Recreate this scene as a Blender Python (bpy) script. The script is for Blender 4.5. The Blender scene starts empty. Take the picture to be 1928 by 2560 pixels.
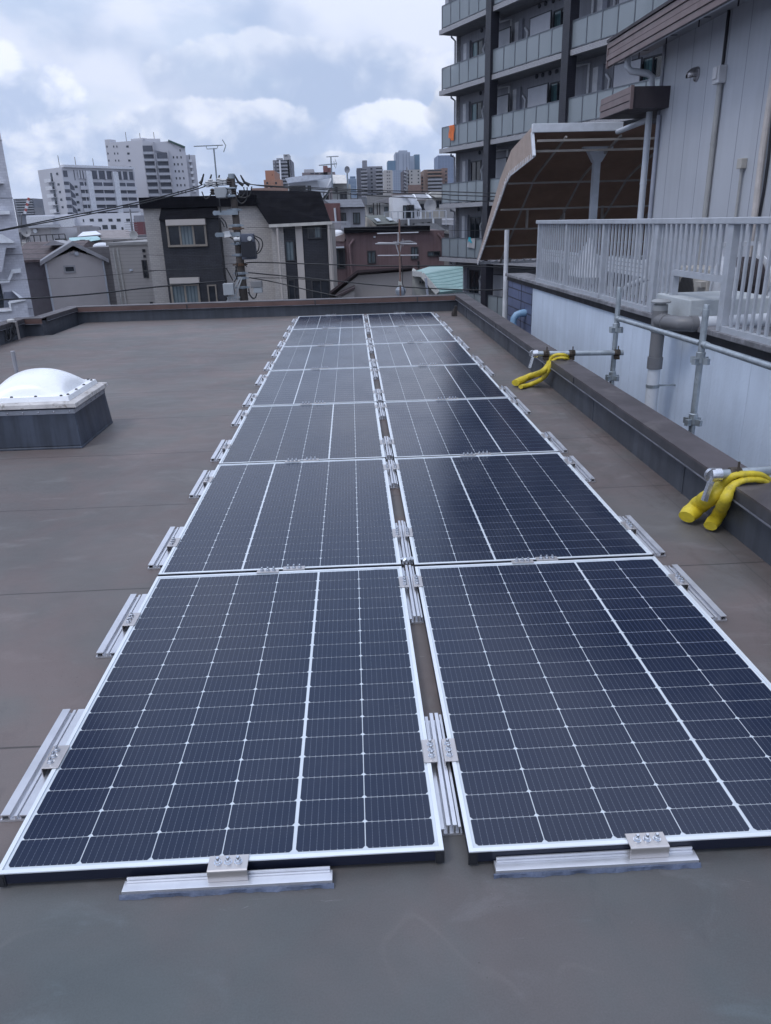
import bpy, bmesh, math, random
from mathutils import Vector, Matrix
RND = random.Random(11)
SC = bpy.context.scene
COL = SC.collection
rad = math.radians

# ------------------------------------------------------------------ camera
F, PITCH, ROLL, YAW = 1898.26, -0.36495, -0.028126, 0.034033
CAM = Vector((-0.20817, -1.50228, 1.55645))
W0, H0 = 1928.0, 2560.0
_fw = Vector((math.sin(YAW)*math.cos(PITCH), math.cos(YAW)*math.cos(PITCH), math.sin(PITCH)))
_ri = Vector((math.cos(YAW), -math.sin(YAW), 0))
_up = _ri.cross(_fw)
RI = _ri*math.cos(ROLL) + _up*math.sin(ROLL)
UP = _up*math.cos(ROLL) - _ri*math.sin(ROLL)
FW = _fw
cd = bpy.data.cameras.new('camera')
cam = bpy.data.objects.new('camera', cd); COL.objects.link(cam)
cd.sensor_fit = 'HORIZONTAL'; cd.sensor_width = 36.0; cd.lens = 36.0*F/W0
cd.clip_start = 0.05; cd.clip_end = 5000
cam.matrix_world = Matrix(((RI.x, UP.x, -FW.x, CAM.x), (RI.y, UP.y, -FW.y, CAM.y), (RI.z, UP.z, -FW.z, CAM.z), (0, 0, 0, 1)))
SC.camera = cam

def ray(u, v):
    return FW + RI*((u-W0/2)/F) - UP*((v-H0/2)/F)
def at(uv, axis, val):
    d = ray(*uv); i = 'xyz'.index(axis)
    return CAM + d*((val-CAM[i])/d[i])
_Z = {1: (0, 300, 3.332), 2: (330, 330, 3.204), 3: (650, 350, 3.029), 4: (1060, 0, 2.603), 5: (1100, 250, 2.012), 6: (1500, 0, 3.893),
      7: (1250, 640, 2.457), 'a': (1340, 600, 2.833), 'b': (1060, 560, 4.9), 'c': (500, 420, 6.318), 'd': (80, 330, 3.786),
      'e': (660, 370, 5.95), 'f': (860, 360, 5.206), 'g': (0, 300, 3.95), 'h': (820, 560, 4.384), 's': (0, 750, 2.975)}
def z(k, x, y):
    a = _Z[k]; return (a[0]+x/a[2], a[1]+y/a[2])

# ------------------------------------------------------------------ node helper
class NT:
    def __init__(s, tree): s.t = tree; s.n = tree.nodes; s.l = tree.links
    def new(s, typ, **kw):
        n = s.n.new(typ)
        for k, v in kw.items(): setattr(n, k, v)
        return n
    def put(s, sock, v):
        if isinstance(v, bpy.types.NodeSocket): s.l.new(v, sock)
        else:
            if sock.type == 'RGBA' and not hasattr(v, '__len__'): v = (v, v, v)
            if sock.type == 'RGBA' and len(v) == 3: v = (*v, 1)
            sock.default_value = v
    def m(s, op, a, b=0.0, c=None):
        n = s.new('ShaderNodeMath', operation=op)
        s.put(n.inputs[0], a); s.put(n.inputs[1], b)
        if c is not None: s.put(n.inputs[2], c)
        return n.outputs[0]
    def add(s, a, b): return s.m('ADD', a, b)
    def sub(s, a, b): return s.m('SUBTRACT', a, b)
    def mul(s, a, b): return s.m('MULTIPLY', a, b)
    def frac(s, a): return s.m('FRACT', a)
    def lt(s, a, b): return s.m('LESS_THAN', a, b)
    def vec(s, x=0.0, y=0.0, zz=0.0):
        n = s.new('ShaderNodeCombineXYZ')
        for i, v in enumerate((x, y, zz)): s.put(n.inputs[i], v)
        return n.outputs[0]
    def sep(s, v):
        n = s.new('ShaderNodeSeparateXYZ'); s.put(n.inputs[0], v); return n.outputs
    def add_v(s, v, w):
        n = s.new('ShaderNodeVectorMath', operation='ADD'); s.put(n.inputs[0], v); s.put(n.inputs[1], w); return n.outputs[0]
    def vmul(s, v, w):
        n = s.new('ShaderNodeVectorMath', operation='MULTIPLY'); s.put(n.inputs[0], v); s.put(n.inputs[1], w); return n.outputs[0]
    def mix(s, f, a, b):
        n = s.new('ShaderNodeMix', data_type='RGBA'); s.put(n.inputs[0], f); s.put(n.inputs[6], a); s.put(n.inputs[7], b); return n.outputs[2]
    def scale(s, c, f): return s.mixmul(c, f)
    def mixmul(s, c, f):
        n = s.new('ShaderNodeMix', data_type='RGBA', blend_type='MULTIPLY'); n.inputs[0].default_value = 1
        s.put(n.inputs[6], c); s.put(n.inputs[7], f); return n.outputs[2]
    def noise(s, v, scale, detail=4, rough=.55, out=0, dist=0):
        n = s.new('ShaderNodeTexNoise'); s.put(n.inputs['Vector'], v); s.put(n.inputs['Scale'], scale)
        n.inputs['Detail'].default_value = detail; n.inputs['Roughness'].default_value = rough; n.inputs['Distortion'].default_value = dist
        return n.outputs[out]
    def step(s, x, a, b, lo=0.0, hi=1.0):
        n = s.new('ShaderNodeMapRange', interpolation_type='SMOOTHSTEP'); n.clamp = True
        s.put(n.inputs[0], x); s.put(n.inputs[1], a); s.put(n.inputs[2], b); s.put(n.inputs[3], lo); s.put(n.inputs[4], hi)
        return n.outputs[0]
    def obj(s): return s.new('ShaderNodeTexCoord').outputs['Object']
    def uv(s): return s.new('ShaderNodeTexCoord').outputs['UV']

# ------------------------------------------------------------------ sky and sun
SUN_EL, SUN_AZ = rad(58), rad(-125)        # azimuth from +Y towards +X: high, behind the viewer to the left
w = bpy.data.worlds.new('World'); SC.world = w; w.use_nodes = True
t = NT(w.node_tree); w.node_tree.nodes.clear()
sky = t.new('ShaderNodeTexSky', sky_type='NISHITA'); sky.sun_disc = False
sky.sun_elevation = SUN_EL; sky.sun_rotation = SUN_AZ; sky.air_density = 1.0; sky.dust_density = 2.0
d = t.new('ShaderNodeTexCoord').outputs['Generated']
dx, dy, dz = t.sep(d)
az = t.m('ARCTAN2', dx, dy)
# broad overcast: soft sheets of stratus, flattened towards the horizon
flat = t.vmul(d, (1.0, 1.0, 1.9))
n1 = t.noise(flat, 2.9, 3, .45, dist=.3)
n2 = t.noise(t.vmul(d, (1.0, 1.0, 1.45)), 8.5, 7, .48, dist=.15)
blend = t.add(t.mul(n1, .68), t.mul(n2, .32))
over = t.step(blend, .425, .555)
cloud = t.mix(over, (4.9, 6.05, 8.4), (8.1, 8.75, 10.5))
# openings of clear sky between the clouds
n4 = t.noise(t.vmul(d, (1.0, 1.0, 2.2)), 5.5, 5, .5)
gap = t.mul(t.step(n4, .52, .66), t.step(dz, .04, .07))
cloud = t.mix(t.mul(gap, .35), cloud, t.mixmul(sky.outputs[0], (1.5, 1.6, 1.75)))
# cumulus heaps standing at their own bearings: billowed outline, bright crown, grey flat foot
def puff(scale, seed):
    vv = t.new('ShaderNodeTexVoronoi', feature='SMOOTH_F1'); t.put(vv.inputs['Vector'], t.add_v(d, (seed, seed*.7, 0))); t.put(vv.inputs['Scale'], scale)
    vv.inputs['Smoothness'].default_value = .35; vv.inputs['Detail'].default_value = 0
    return t.sub(.42, vv.outputs['Distance'])
bump = t.add(t.add(t.mul(puff(13.0, 0), 1.0), t.mul(puff(29.0, 3.1), .55)), t.mul(puff(64.0, 1.7), .28))
n3 = t.noise(d, 9.0, 9, .58)
n5 = t.noise(t.vmul(d, (1, 1, 1.3)), 19.0, 8, .62, dist=.3)
rough_edge = t.add(t.add(t.mul(bump, .55), t.mul(t.sub(n3, .5), 2.3)), t.mul(t.sub(n5, .5), 1.1))
#         bearing, height, half width, half height, brightness, opacity
HEAPS = [(-.06, .150, .20, .050, .93, .6), (-.40, .090, .15, .095, 1.0, 1.0), (-.285, .070, .13, .056, .97, .95), (-.15, .095, .16, .045, .94, .85), (-.20, .045, .14, .03, .9, .7),
         (.045, .085, .10, .048, 1.0, .95), (-.03, .060, .13, .024, .88, .8), (.127, .110, .035, .036, .80, .75), (.32, .12, .16, .07, .95, .9), (-.62, .1, .2, .08, .97, .9), (.66, .1, .22, .08, .97, .9)]
def heap(cloud, h):
    a0, e0, ra, re, br, op = h
    qa = t.m('DIVIDE', t.sub(az, a0), ra); qe = t.m('DIVIDE', t.sub(dz, e0), re)
    below = t.m('MAXIMUM', t.mul(qe, -1.0), 0.0)
    g = t.sub(t.sub(1.0, t.add(t.mul(qa, qa), t.mul(qe, qe))), t.mul(below, .5))
    body = t.add(t.mul(g, 1.35), t.mul(rough_edge, 1.0))
    den = t.mul(t.step(body, .04, .36), t.step(qe, -1.4, .1))
    lit = t.step(t.add(t.add(t.mul(qe, .75), t.mul(bump, 1.5)), t.mul(t.sub(n5, .5), 2.2)), -.55, .75)
    c = t.mix(lit, (5.2*br, 6.35*br, 8.8*br), (9.9*br, 10.4*br, 11.8*br))
    return t.mix(t.mul(den, op*.93), cloud, c)
for h in HEAPS: cloud = heap(cloud, h)
# an overcast sky is brighter overhead
up = t.step(dz, .15, .75, 1.0, 1.55)
col = t.mixmul(cloud, up)
bg = t.new('ShaderNodeBackground'); t.put(bg.inputs[0], col); bg.inputs[1].default_value = 0.1
out = t.new('ShaderNodeOutputWorld'); t.l.new(bg.outputs[0], out.inputs[0])
w.cycles.sampling_method = 'MANUAL'; w.cycles.sample_map_resolution = 512

sd = bpy.data.lights.new('sun', 'SUN'); sd.energy = 0.9; sd.angle = rad(16); sd.color = (1.0, .96, .9)
sun = bpy.data.objects.new('sun', sd); COL.objects.link(sun)
sv = Vector((math.sin(SUN_AZ)*math.cos(SUN_EL), math.cos(SUN_AZ)*math.cos(SUN_EL), math.sin(SUN_EL)))
sun.rotation_euler = sv.to_track_quat('Z', 'Y').to_euler()
SC.view_settings.view_transform = 'Standard'; SC.view_settings.look = 'None'
SC.view_settings.exposure = 0.0; SC.view_settings.gamma = 1.0; SC.view_settings.use_curve_mapping = False

# ------------------------------------------------------------------ materials
MATS = {}
def mat(name, col=(.5, .5, .5), rough=.6, metal=0.0, var=.12, nscale=3.0, bump=0.0, bscale=60.0, pattern=None, col2=None, spec=.5, streak=0.0, stain=None):
    """one procedural material: base colour with large soft variation, optional pattern of tiles or lines, optional fine relief"""
    if name in MATS: return MATS[name]
    mt = bpy.data.materials.new(name); mt.use_nodes = True; MATS[name] = mt
    t = NT(mt.node_tree); b = mt.node_tree.nodes['Principled BSDF']
    o = t.obj(); x, y, zz = t.sep(o)
    c = t.mix(t.step(t.noise(o, nscale, 5, .6), .3, .7), tuple(k*(1-var) for k in col), tuple(min(1, k*(1+var)) for k in col))
    h = None
    if streak:   # rain streaks: stretched along z
        s = t.noise(t.vmul(o, (9, 9, .35)), 1.0, 4, .6)
        c = t.mixmul(c, t.step(s, .35, .62, 1-streak, 1.0))
    if pattern:
        kind = pattern[0]; hcoord = t.add(x, y); c2 = col2 or tuple(k*.45 for k in col)
        if kind == 'tile':
            br = t.new('ShaderNodeTexBrick'); br.offset = pattern[4] if len(pattern) > 4 else 0.5
            t.put(br.inputs['Vector'], t.vec(hcoord, zz, 0.0)); br.inputs['Scale'].default_value = 1
            br.inputs['Brick Width'].default_value = pattern[1]; br.inputs['Row Height'].default_value = pattern[2]
            br.inputs['Mortar Size'].default_value = pattern[3]; br.inputs['Mortar Smooth'].default_value = .1; br.inputs['Bias'].default_value = 0
            t.put(br.inputs['Color1'], c); t.put(br.inputs['Color2'], t.mixmul(c, (.84, .84, .85))); t.put(br.inputs['Mortar'], c2)
            c = br.outputs['Color']; h = t.sub(1.0, br.outputs['Fac'])
        else:
            q = {'v': hcoord, 'h': zz, 'x': x, 'y': y}[kind]
            f = t.lt(t.frac(t.m('DIVIDE', q, pattern[1])), pattern[2]/pattern[1])
            c = t.mix(f, c, c2); h = t.sub(1.0, f)
            if len(pattern) > 3:   # butt joints across the boards
                g = t.m('FLOOR', t.m('DIVIDE', q, pattern[1]))
                other = zz if kind == 'v' else hcoord
                f2 = t.lt(t.frac(t.add(t.m('DIVIDE', other, pattern[3]), t.mul(g, .5))), .006/pattern[3]*2)
                c = t.mix(f2, c, c2)
    if stain:
        f = t.step(t.noise(o, stain[0], 6, .65, dist=.6), stain[1], stain[1]+.12)
        c = t.mix(t.mul(f, stain[3]), c, stain[2])
    t.put(b.inputs['Base Color'], c); b.inputs['Metallic'].default_value = metal
    t.put(b.inputs['Roughness'], t.step(t.noise(o, nscale*2.3, 3), .2, .8, max(.02, rough*.85), min(1, rough*1.15)))
    b.inputs['Specular IOR Level'].default_value = spec
    if bump or h is not None:
        bn = t.new('ShaderNodeBump'); bn.inputs['Strength'].default_value = bump or .3; bn.inputs['Distance'].default_value = .01
        hh = t.noise(o, bscale, 3, .6)
        if h is not None: hh = t.add(t.mul(h, 1.0), t.mul(hh, .25 if bump else 0.0))
        t.put(bn.inputs['Height'], hh); t.l.new(bn.outputs[0], b.inputs['Normal'])
    return mt

# ------------------------------------------------------------------ mesh builder
ID = Matrix.Identity(4)
class MB:
    def __init__(s, T=ID): s.v = []; s.f = []; s.mi = []; s.T = T; s.cur = 0; s.uvs = {}
    def vert(s, p): s.v.append(s.T @ Vector(p)); return len(s.v)-1
    def face(s, idx, uv=None):
        s.f.append(tuple(idx)); s.mi.append(s.cur)
        if uv: s.uvs[len(s.f)-1] = uv
    def poly(s, pts, uv=None): s.face([s.vert(p) for p in pts], uv)
    def box(s, x0, x1, y0, y1, z0, z1):
        if x0 > x1: x0, x1 = x1, x0
        if y0 > y1: y0, y1 = y1, y0
        if z0 > z1: z0, z1 = z1, z0
        i = [s.vert(p) for p in ((x0,y0,z0),(x1,y0,z0),(x1,y1,z0),(x0,y1,z0),(x0,y0,z1),(x1,y0,z1),(x1,y1,z1),(x0,y1,z1))]
        for q in ((0,3,2,1),(4,5,6,7),(0,1,5,4),(1,2,6,5),(2,3,7,6),(3,0,4,7)): s.face([i[k] for k in q])
        return s
    def prism(s, pts, vecx):
        """closed outline pts (3D) pushed along vecx"""
        vecx = Vector(vecx); n = len(pts)
        a = [s.vert(p) for p in pts]; b = [s.vert(Vector(p)+vecx) for p in pts]
        s.face(a[::-1]); s.face(b)
        for k in range(n): s.face((a[k], a[(k+1) % n], b[(k+1) % n], b[k]))
        return s
    def bar(s, p, q, w, h, up=(0, 0, 1)):
        p, q = Vector(p), Vector(q); dd = (q-p).normalized(); up = Vector(up)
        if abs(dd.dot(up)) > .98: up = Vector((0, 1, 0))
        sx = dd.cross(up).normalized(); uz = sx.cross(dd)
        o = [sx*(w/2)+uz*(h/2), -sx*(w/2)+uz*(h/2), -sx*(w/2)-uz*(h/2), sx*(w/2)-uz*(h/2)]
        return s.prism([p+k for k in o], q-p)
    def tube(s, path, r, n=8):
        path = [Vector(p) for p in path]; N = len(path)
        rr = r if hasattr(r, '__len__') else [r]*N
        rings = []; ref = None
        for k in range(N):
            a = path[max(0, k-1)]; b = path[min(N-1, k+1)]; dd = (b-a).normalized()
            if ref is None:
                ref = Vector((0, 0, 1)) if abs(dd.z) < .9 else Vector((1, 0, 0))
            sx = dd.cross(ref)
            if sx.length < 1e-4: sx = dd.orthogonal()
            sx.normalize(); uz = sx.cross(dd).normalized(); ref = uz
            rings.append([s.vert(path[k]+(sx*math.cos(2*math.pi*j/n)+uz*math.sin(2*math.pi*j/n))*rr[k]) for j in range(n)])
        for k in range(N-1):
            for j in range(n): s.face((rings[k][j], rings[k][(j+1) % n], rings[k+1][(j+1) % n], rings[k+1][j]))
        s.face(rings[0][::-1]); s.face(rings[-1])
        return s
    def cyl(s, p, q, r, n=12): return s.tube([p, q], r, n)
    def lathe(s, c, prof, n=16, axis='z'):
        """prof: list of (radius, height)"""
        c = Vector(c); rings = []
        for (r, h) in prof:
            ring = []
            for j in range(n):
                a = 2*math.pi*j/n; p = (r*math.cos(a), r*math.sin(a), h)
                if axis == 'x': p = (h, p[0], p[1])
                if axis == 'y': p = (p[0], h, p[1])
                ring.append(s.vert(c+Vector(p)))
            rings.append(ring)
        for k in range(len(rings)-1):
            for j in range(n): s.face((rings[k][j], rings[k][(j+1) % n], rings[k+1][(j+1) % n], rings[k+1][j]))
        s.face(rings[0][::-1]); s.face(rings[-1]); return s
    def build(s, name, mats, parent=None, smooth=False, bevel=0.0, label=None, sharp=35, seg=2):
        M = MX.get(parent, ID) if parent else ID
        inv = M.inverted()
        me = bpy.data.meshes.new(name)
        me.from_pydata([inv @ v for v in s.v], [], s.f)
        if not isinstance(mats, (list, tuple)): mats = [mats]
        for m_ in mats: me.materials.append(m_)
        for p, k in zip(me.polygons, s.mi): p.material_index = k
        if s.uvs:
            ul = me.uv_layers.new(name='UVMap')
            for p in me.polygons:
                uv = s.uvs.get(p.index)
                if uv:
                    for li, q in zip(p.loop_indices, uv): ul.data[li].uv = q
        bm = bmesh.new(); bm.from_mesh(me); bmesh.ops.recalc_face_normals(bm, faces=bm.faces); bm.to_mesh(me); bm.free()
        if smooth:
            me.polygons.foreach_set('use_smooth', [True]*len(me.polygons)); me.set_sharp_from_angle(angle=rad(sharp))
        o = bpy.data.objects.new(name, me); COL.objects.link(o)
        if parent: o.parent = parent
        MX[o] = M
        if bevel:
            md = o.modifiers.new('bevel', 'BEVEL'); md.width = bevel; md.segments = seg; md.limit_method = 'ANGLE'
        if label: o['label'] = label
        return o
MX = {}
def tag(o, label, cat, group=None, kind=None):
    if label: o['label'] = label
    if cat: o['category'] = cat
    if group: o['group'] = group
    if kind: o['kind'] = kind
    return o
def thing(name, label, cat, loc=(0, 0, 0), rot=0.0, group=None):
    o = bpy.data.objects.new(name, None); COL.objects.link(o)
    o.empty_display_size = .2
    o.location = loc; o.rotation_euler = (0, 0, rot)
    MX[o] = Matrix.Translation(Vector(loc)) @ Matrix.Rotation(rot, 4, 'Z')
    return tag(o, label, cat, group)
def copy_tree(src, parent=None):
    c = src.copy(); COL.objects.link(c)
    if parent: c.parent = parent
    MX[c] = MX.get(src, ID)
    for ch in list(src.children): copy_tree(ch, c)
    return c
def place(root, loc, rot=0.0, label=None, group=None):
    root.location = loc; root.rotation_euler = (0, 0, rot)
    MX[root] = Matrix.Translation(Vector(loc)) @ Matrix.Rotation(rot, 4, 'Z')
    if label: root['label'] = label
    if group: root['group'] = group
    return root
ORD = ['first', 'second', 'third', 'fourth', 'fifth', 'sixth', 'seventh', 'eighth', 'ninth', 'tenth']

# ------------------------------------------------------------------ our roof
GZ = -9.5          # street level
def deck_material():
    mt = bpy.data.materials.new('roof_coating'); mt.use_nodes = True
    t = NT(mt.node_tree); b = mt.node_tree.nodes['Principled BSDF']; o = t.obj(); x, y, zz = t.sep(o)
    a = t.noise(o, .55, 6, .6, dist=.5); f = t.noise(t.vmul(o, (1.0, 2.2, 1)), 2.6, 7, .65, dist=.7); g = t.noise(o, 220, 2, .6)
    c = t.mix(t.step(a, .35, .66), (.112, .096, .091), (.152, .130, .121))
    c = t.mix(t.mul(t.step(f, .52, .72), .5), c, (.20, .183, .178))
    c = t.mix(t.mul(t.step(t.noise(t.vmul(o, (1.3, .5, 1)), 3.4, 6, .7, dist=1.2), .60, .74), .40), c, (.095, .085, .083))
    hm = t.step(t.noise(o, 1.6, 5, .6, dist=.4), .36, .64)
    c = t.mixmul(c, t.mix(hm, (.92, 1.0, 1.035), (1.045, .98, 1.0)))
    # scuffs: thin stretched marks
    damp = t.mul(t.step(x, 1.0, 1.55), t.step(t.noise(t.vmul(o, (2.5, 1.0, 1)), 1.7, 6, .7, dist=1.0), .50, .62))
    c = t.mix(t.mul(damp, .5), c, (.085, .072, .066))
    sc = t.noise(t.vmul(o, (3.0, 16.0, 1)), 2.0, 5, .75, dist=1.5)
    c = t.mix(t.mul(t.step(sc, .66, .72), .35), c, (.30, .28, .27))
    c = t.mix(t.mul(t.step(t.noise(t.vmul(o, (14.0, 4.0, 1)), 1.6, 5, .75, dist=1.5), .68, .73), .4), c, (.075, .07, .07))
    # lap seams across the roof every 1.17 m, a little wavy
    wob = t.mul(t.sub(t.noise(t.vmul(o, (1, 0, 0)), 1.2, 2), .5), .03)
    q = t.frac(t.add(t.m('DIVIDE', t.sub(t.add(y, wob), .564), 1.134), 20.0))
    seam = t.mul(t.lt(q, .0085), t.m('GREATER_THAN', y, .2))
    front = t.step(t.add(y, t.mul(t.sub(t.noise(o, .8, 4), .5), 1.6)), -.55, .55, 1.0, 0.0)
    c = t.mixmul(c, t.mix(t.mul(front, t.step(t.noise(o, 1.3, 4, .6), .3, .7, .8, 1.0)), (1.0, 1.0, 1.0), (.60, .77, .84)))      # near deck: vignette darkening and cool cast painted into the colour
    ring = t.step(t.m('ABSOLUTE', t.sub(t.noise(o, .8, 3, .5, dist=.8), .53)), .0, .008, 1.0, 0.0)
    c = t.mix(t.mul(ring, t.mul(t.step(t.noise(o, 2.2, 2), .48, .62), .11)), c, (.24, .225, .215))
    grit = t.new('ShaderNodeTexVoronoi'); t.put(grit.inputs['Vector'], o); grit.inputs['Scale'].default_value = 34.0
    gd = t.lt(grit.outputs['Distance'], t.mul(t.step(t.noise(o, 1.7, 4), .50, .75), .13))
    c = t.mix(t.mul(gd, .55), c, (.06, .055, .05))
    c = t.mix(t.mul(seam, .75), c, (.035, .032, .032))
    lip = t.mul(t.step(q, .0, .05, 1.0, 0.0), 2.2)
    # the membrane turned up at the right-hand edge: a worn lap line
    e = t.lt(t.m('ABSOLUTE', t.sub(t.add(x, wob), 1.595)), .0035)
    c = t.mix(t.mul(e, .5), c, (.06, .055, .055))
    c = t.mixmul(c, t.step(g, .3, .7, .93, 1.05))
    t.put(b.inputs['Base Color'], c)
    t.put(b.inputs['Roughness'], t.step(f, .3, .7, .52, .68))
    bn = t.new('ShaderNodeBump'); bn.inputs['Strength'].default_value = .35; bn.inputs['Distance'].default_value = .004
    t.put(bn.inputs['Height'], t.add(t.add(t.mul(t.noise(o, 9, 5, .6), 1.4), t.mul(g, .15)), lip)); t.l.new(bn.outputs[0], b.inputs['Normal'])
    return mt
PX = 1.70
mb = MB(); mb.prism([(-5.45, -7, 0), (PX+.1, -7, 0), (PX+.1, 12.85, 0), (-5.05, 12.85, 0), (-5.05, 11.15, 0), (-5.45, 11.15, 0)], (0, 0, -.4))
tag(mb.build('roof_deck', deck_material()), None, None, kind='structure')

UPST = mat('upstand_sheet', (.060, .068, .086), .55, var=.18, nscale=1.6, bump=.15, bscale=25, streak=.25)
COPF = mat('coping_face', (.050, .050, .058), .5, var=.25, nscale=2.5, streak=.2)
COPB = mat('coping_brown', (.115, .068, .060), .5, var=.2, nscale=2.0)
COPT = mat('coping_top', (.070, .060, .065), .5, var=.3, nscale=2.2, stain=(3.0, .54, (.145, .13, .13), .5))
DRIP = mat('drip_edge', (.21, .22, .26), .4, .4, var=.3, nscale=6)
par = thing('parapet_wall', 'low grey parapet with brown metal coping around the roof deck', 'parapet', (0, 12.74, 0))
def upstand(name, pts, h0=.0, h1=.235):
    mb = MB()
    for (a, b) in zip(pts[:-1], pts[1:]):
        pass
    return mb
def wallrun(name, x0, x1, y0, y1, m, **k):
    mb = MB(); mb.box(x0, x1, y0, y1, -.3, .228); return mb.build(name, m, par, **k)
wallrun('upstand', PX, PX+.14, -7, 12.74, UPST)
wallrun('upstand', -5.16, PX, 12.74, 12.88, UPST)
wallrun('upstand', -5.30, -5.16, 11.07, 12.88, UPST)
wallrun('upstand', -5.57, -5.30, 11.07, 11.21, UPST)
wallrun('upstand', -5.57, -5.43, -7, 11.07, UPST)
# welted joints in the upstand sheet
mb = MB()
for y in (.9, 2.67, 4.45, 6.2, 8.0, 9.8, 11.6):
    mb.box(PX-.004, PX, y, y+.012, .0, .2)
mb.build('sheet_joint', UPST, par)
def coping(x0, x1, y0, y1, inner, face):
    """a folded metal cap: top sheet and a face with a small drip at its foot"""
    mb = MB(); mb.cur = 1
    mb.box(x0, x1, y0, y1, .268, .281)
    for side in inner:
        mb.cur = 0
        if side == '-x': mb.box(x0, x0+.004, y0, y1, .214, .2679); mb.cur = 2; mb.box(x0-.008, x0+.012, y0, y1, .208, .2135)
        mb.cur = 0
        if side == '+x': mb.box(x1-.004, x1, y0, y1, .214, .2679); mb.cur = 2; mb.box(x1-.012, x1+.008, y0, y1, .208, .2135)
        mb.cur = 0
        if side == '-y': mb.box(x0, x1, y0, y0+.004, .194, .2679); mb.cur = 2; mb.box(x0, x1, y0-.008, y0+.012, .188, .1935)
    return mb.build('coping', [face, COPT, DRIP], par)
coping(1.655, 1.862, -7, 12.92, ('-x', '+x'), COPF)
coping(-5.34, 1.654, 12.70, 12.92, ('-y',), COPB)
coping(-5.34, -5.13, 11.22, 12.699, ('+x', '-x'), COPF)
coping(-5.61, -5.13, 11.01, 11.219, ('-y',), COPB)
coping(-5.61, -5.40, -7, 11.009, ('+x', '-x'), COPF)
mb = MB()
for x in (-3.2, -.9, .95): mb.box(x, x+.02, 12.688, 12.6995, .190, .268)
for y in (1.2, 4.9, 8.6): mb.box(1.6485, 1.6545, y, y+.02, .218, .27)
mb.build('coping_joint', COPF, par)
# drain outlet with silt in the far right-hand corner
mb = MB(); mb.lathe((1.54, 11.95, 0), [(.05, 0), (.05, .05), (.035, .09), (.02, .12), (.001, .125)], 10)
mb.box(1.54, 1.58, 11.9, 11.96, 0, .17)
tag(mb.build('drain_strainer', mat('rust_black', (.03, .025, .024), .8)), 'small black roof drain strainer in the far right roof corner', 'drain')
# ------------------------------------------------------------------ solar panels
def cell_material():
    mt = bpy.data.materials.new('solar_cell'); mt.use_nodes = True
    t = NT(mt.node_tree); b = mt.node_tree.nodes['Principled BSDF']; uv = t.uv(); u, v, _ = t.sep(uv); o = t.obj()
    fu = t.m('ABSOLUTE', t.sub(t.frac(t.mul(u, 10.0)), .5))
    line = t.m('GREATER_THAN', fu, .475)
    ends = t.m('MAXIMUM', t.m('GREATER_THAN', v, .955), t.lt(v, .045))
    dots = t.mul(t.m('GREATER_THAN', fu, .44), ends)
    dash = t.mul(line, t.lt(t.frac(t.mul(v, 9.0)), .45))
    c = t.mix(t.noise(o, 1.1, 2), (.009, .016, .038), (.013, .021, .047))
    c = t.mix(t.mul(line, .26), c, (.26, .31, .40))
    c = t.mix(t.mul(dash, .18), c, (.45, .48, .55))
    c = t.mix(t.mul(dots, .28), c, (.6, .63, .7))
    t.put(b.inputs['Base Color'], c)
    dust = t.noise(t.vmul(o, (1, .6, 1)), 2.2, 6, .7, dist=.4)
    rn = t.new('ShaderNodeObjectInfo').outputs['Random']
    c = t.mixmul(c, t.step(rn, 0.0, 1.0, .88, 1.14))
    film = t.mul(t.step(dust, .42, .75), .028)
    dv = t.new('ShaderNodeTexVoronoi'); t.put(dv.inputs['Vector'], t.add_v(o, t.vec(t.mul(rn, 9.0), rn, 0.0))); dv.inputs['Scale'].default_value = 26.0
    spot = t.mul(t.step(t.m('ABSOLUTE', t.sub(dv.outputs['Distance'], .16)), .0, .03, 1.0, 0.0), t.step(t.noise(o, 2.6, 3), .52, .66))
    c = t.mix(t.add(film, t.mul(spot, .05)), c, (.34, .34, .35))
    t.put(b.inputs['Base Color'], c)
    t.put(b.inputs['Roughness'], t.step(dust, .35, .7, .15, .24))
    b.inputs['IOR'].default_value = 1.38
    return mt
CELL = cell_material()
def glassed(name, col):
    mt = mat(name, col, .12, var=.05, nscale=2); mt.node_tree.nodes['Principled BSDF'].inputs['IOR'].default_value = 1.45; return mt
BACK = glassed('white_backsheet', (.60, .65, .70))
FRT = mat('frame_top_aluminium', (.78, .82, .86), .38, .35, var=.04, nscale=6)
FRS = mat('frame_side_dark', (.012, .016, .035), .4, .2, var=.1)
BLK = mat('black_plastic', (.018, .02, .026), .5)
LBL = mat('printed_label', (.45, .48, .55), .5)
PW, PL, PT = 1.134, 1.722, 0.05
PITCH_Y = 1.747
HX = 0.0315
root = thing('solar_panel', 'x', 'solar panel', (0, 0, 0), 0, 'solar panels in two columns on the roof deck')
fl = .012
mb = MB(); x, y = PW/2, PL/2
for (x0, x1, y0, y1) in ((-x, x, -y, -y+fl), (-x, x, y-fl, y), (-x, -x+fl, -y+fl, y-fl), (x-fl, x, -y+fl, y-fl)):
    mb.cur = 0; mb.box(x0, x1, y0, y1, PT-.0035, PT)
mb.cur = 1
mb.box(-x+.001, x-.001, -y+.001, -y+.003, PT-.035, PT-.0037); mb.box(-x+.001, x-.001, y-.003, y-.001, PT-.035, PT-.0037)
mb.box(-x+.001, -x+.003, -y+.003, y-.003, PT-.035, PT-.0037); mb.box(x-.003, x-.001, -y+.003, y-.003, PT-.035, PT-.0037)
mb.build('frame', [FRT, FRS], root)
mb = MB(); mb.box(-x+.003, x-.003, -y+.003, y-.003, PT-.010, PT-.0038)
mb.build('backsheet', BACK, root)
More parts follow.
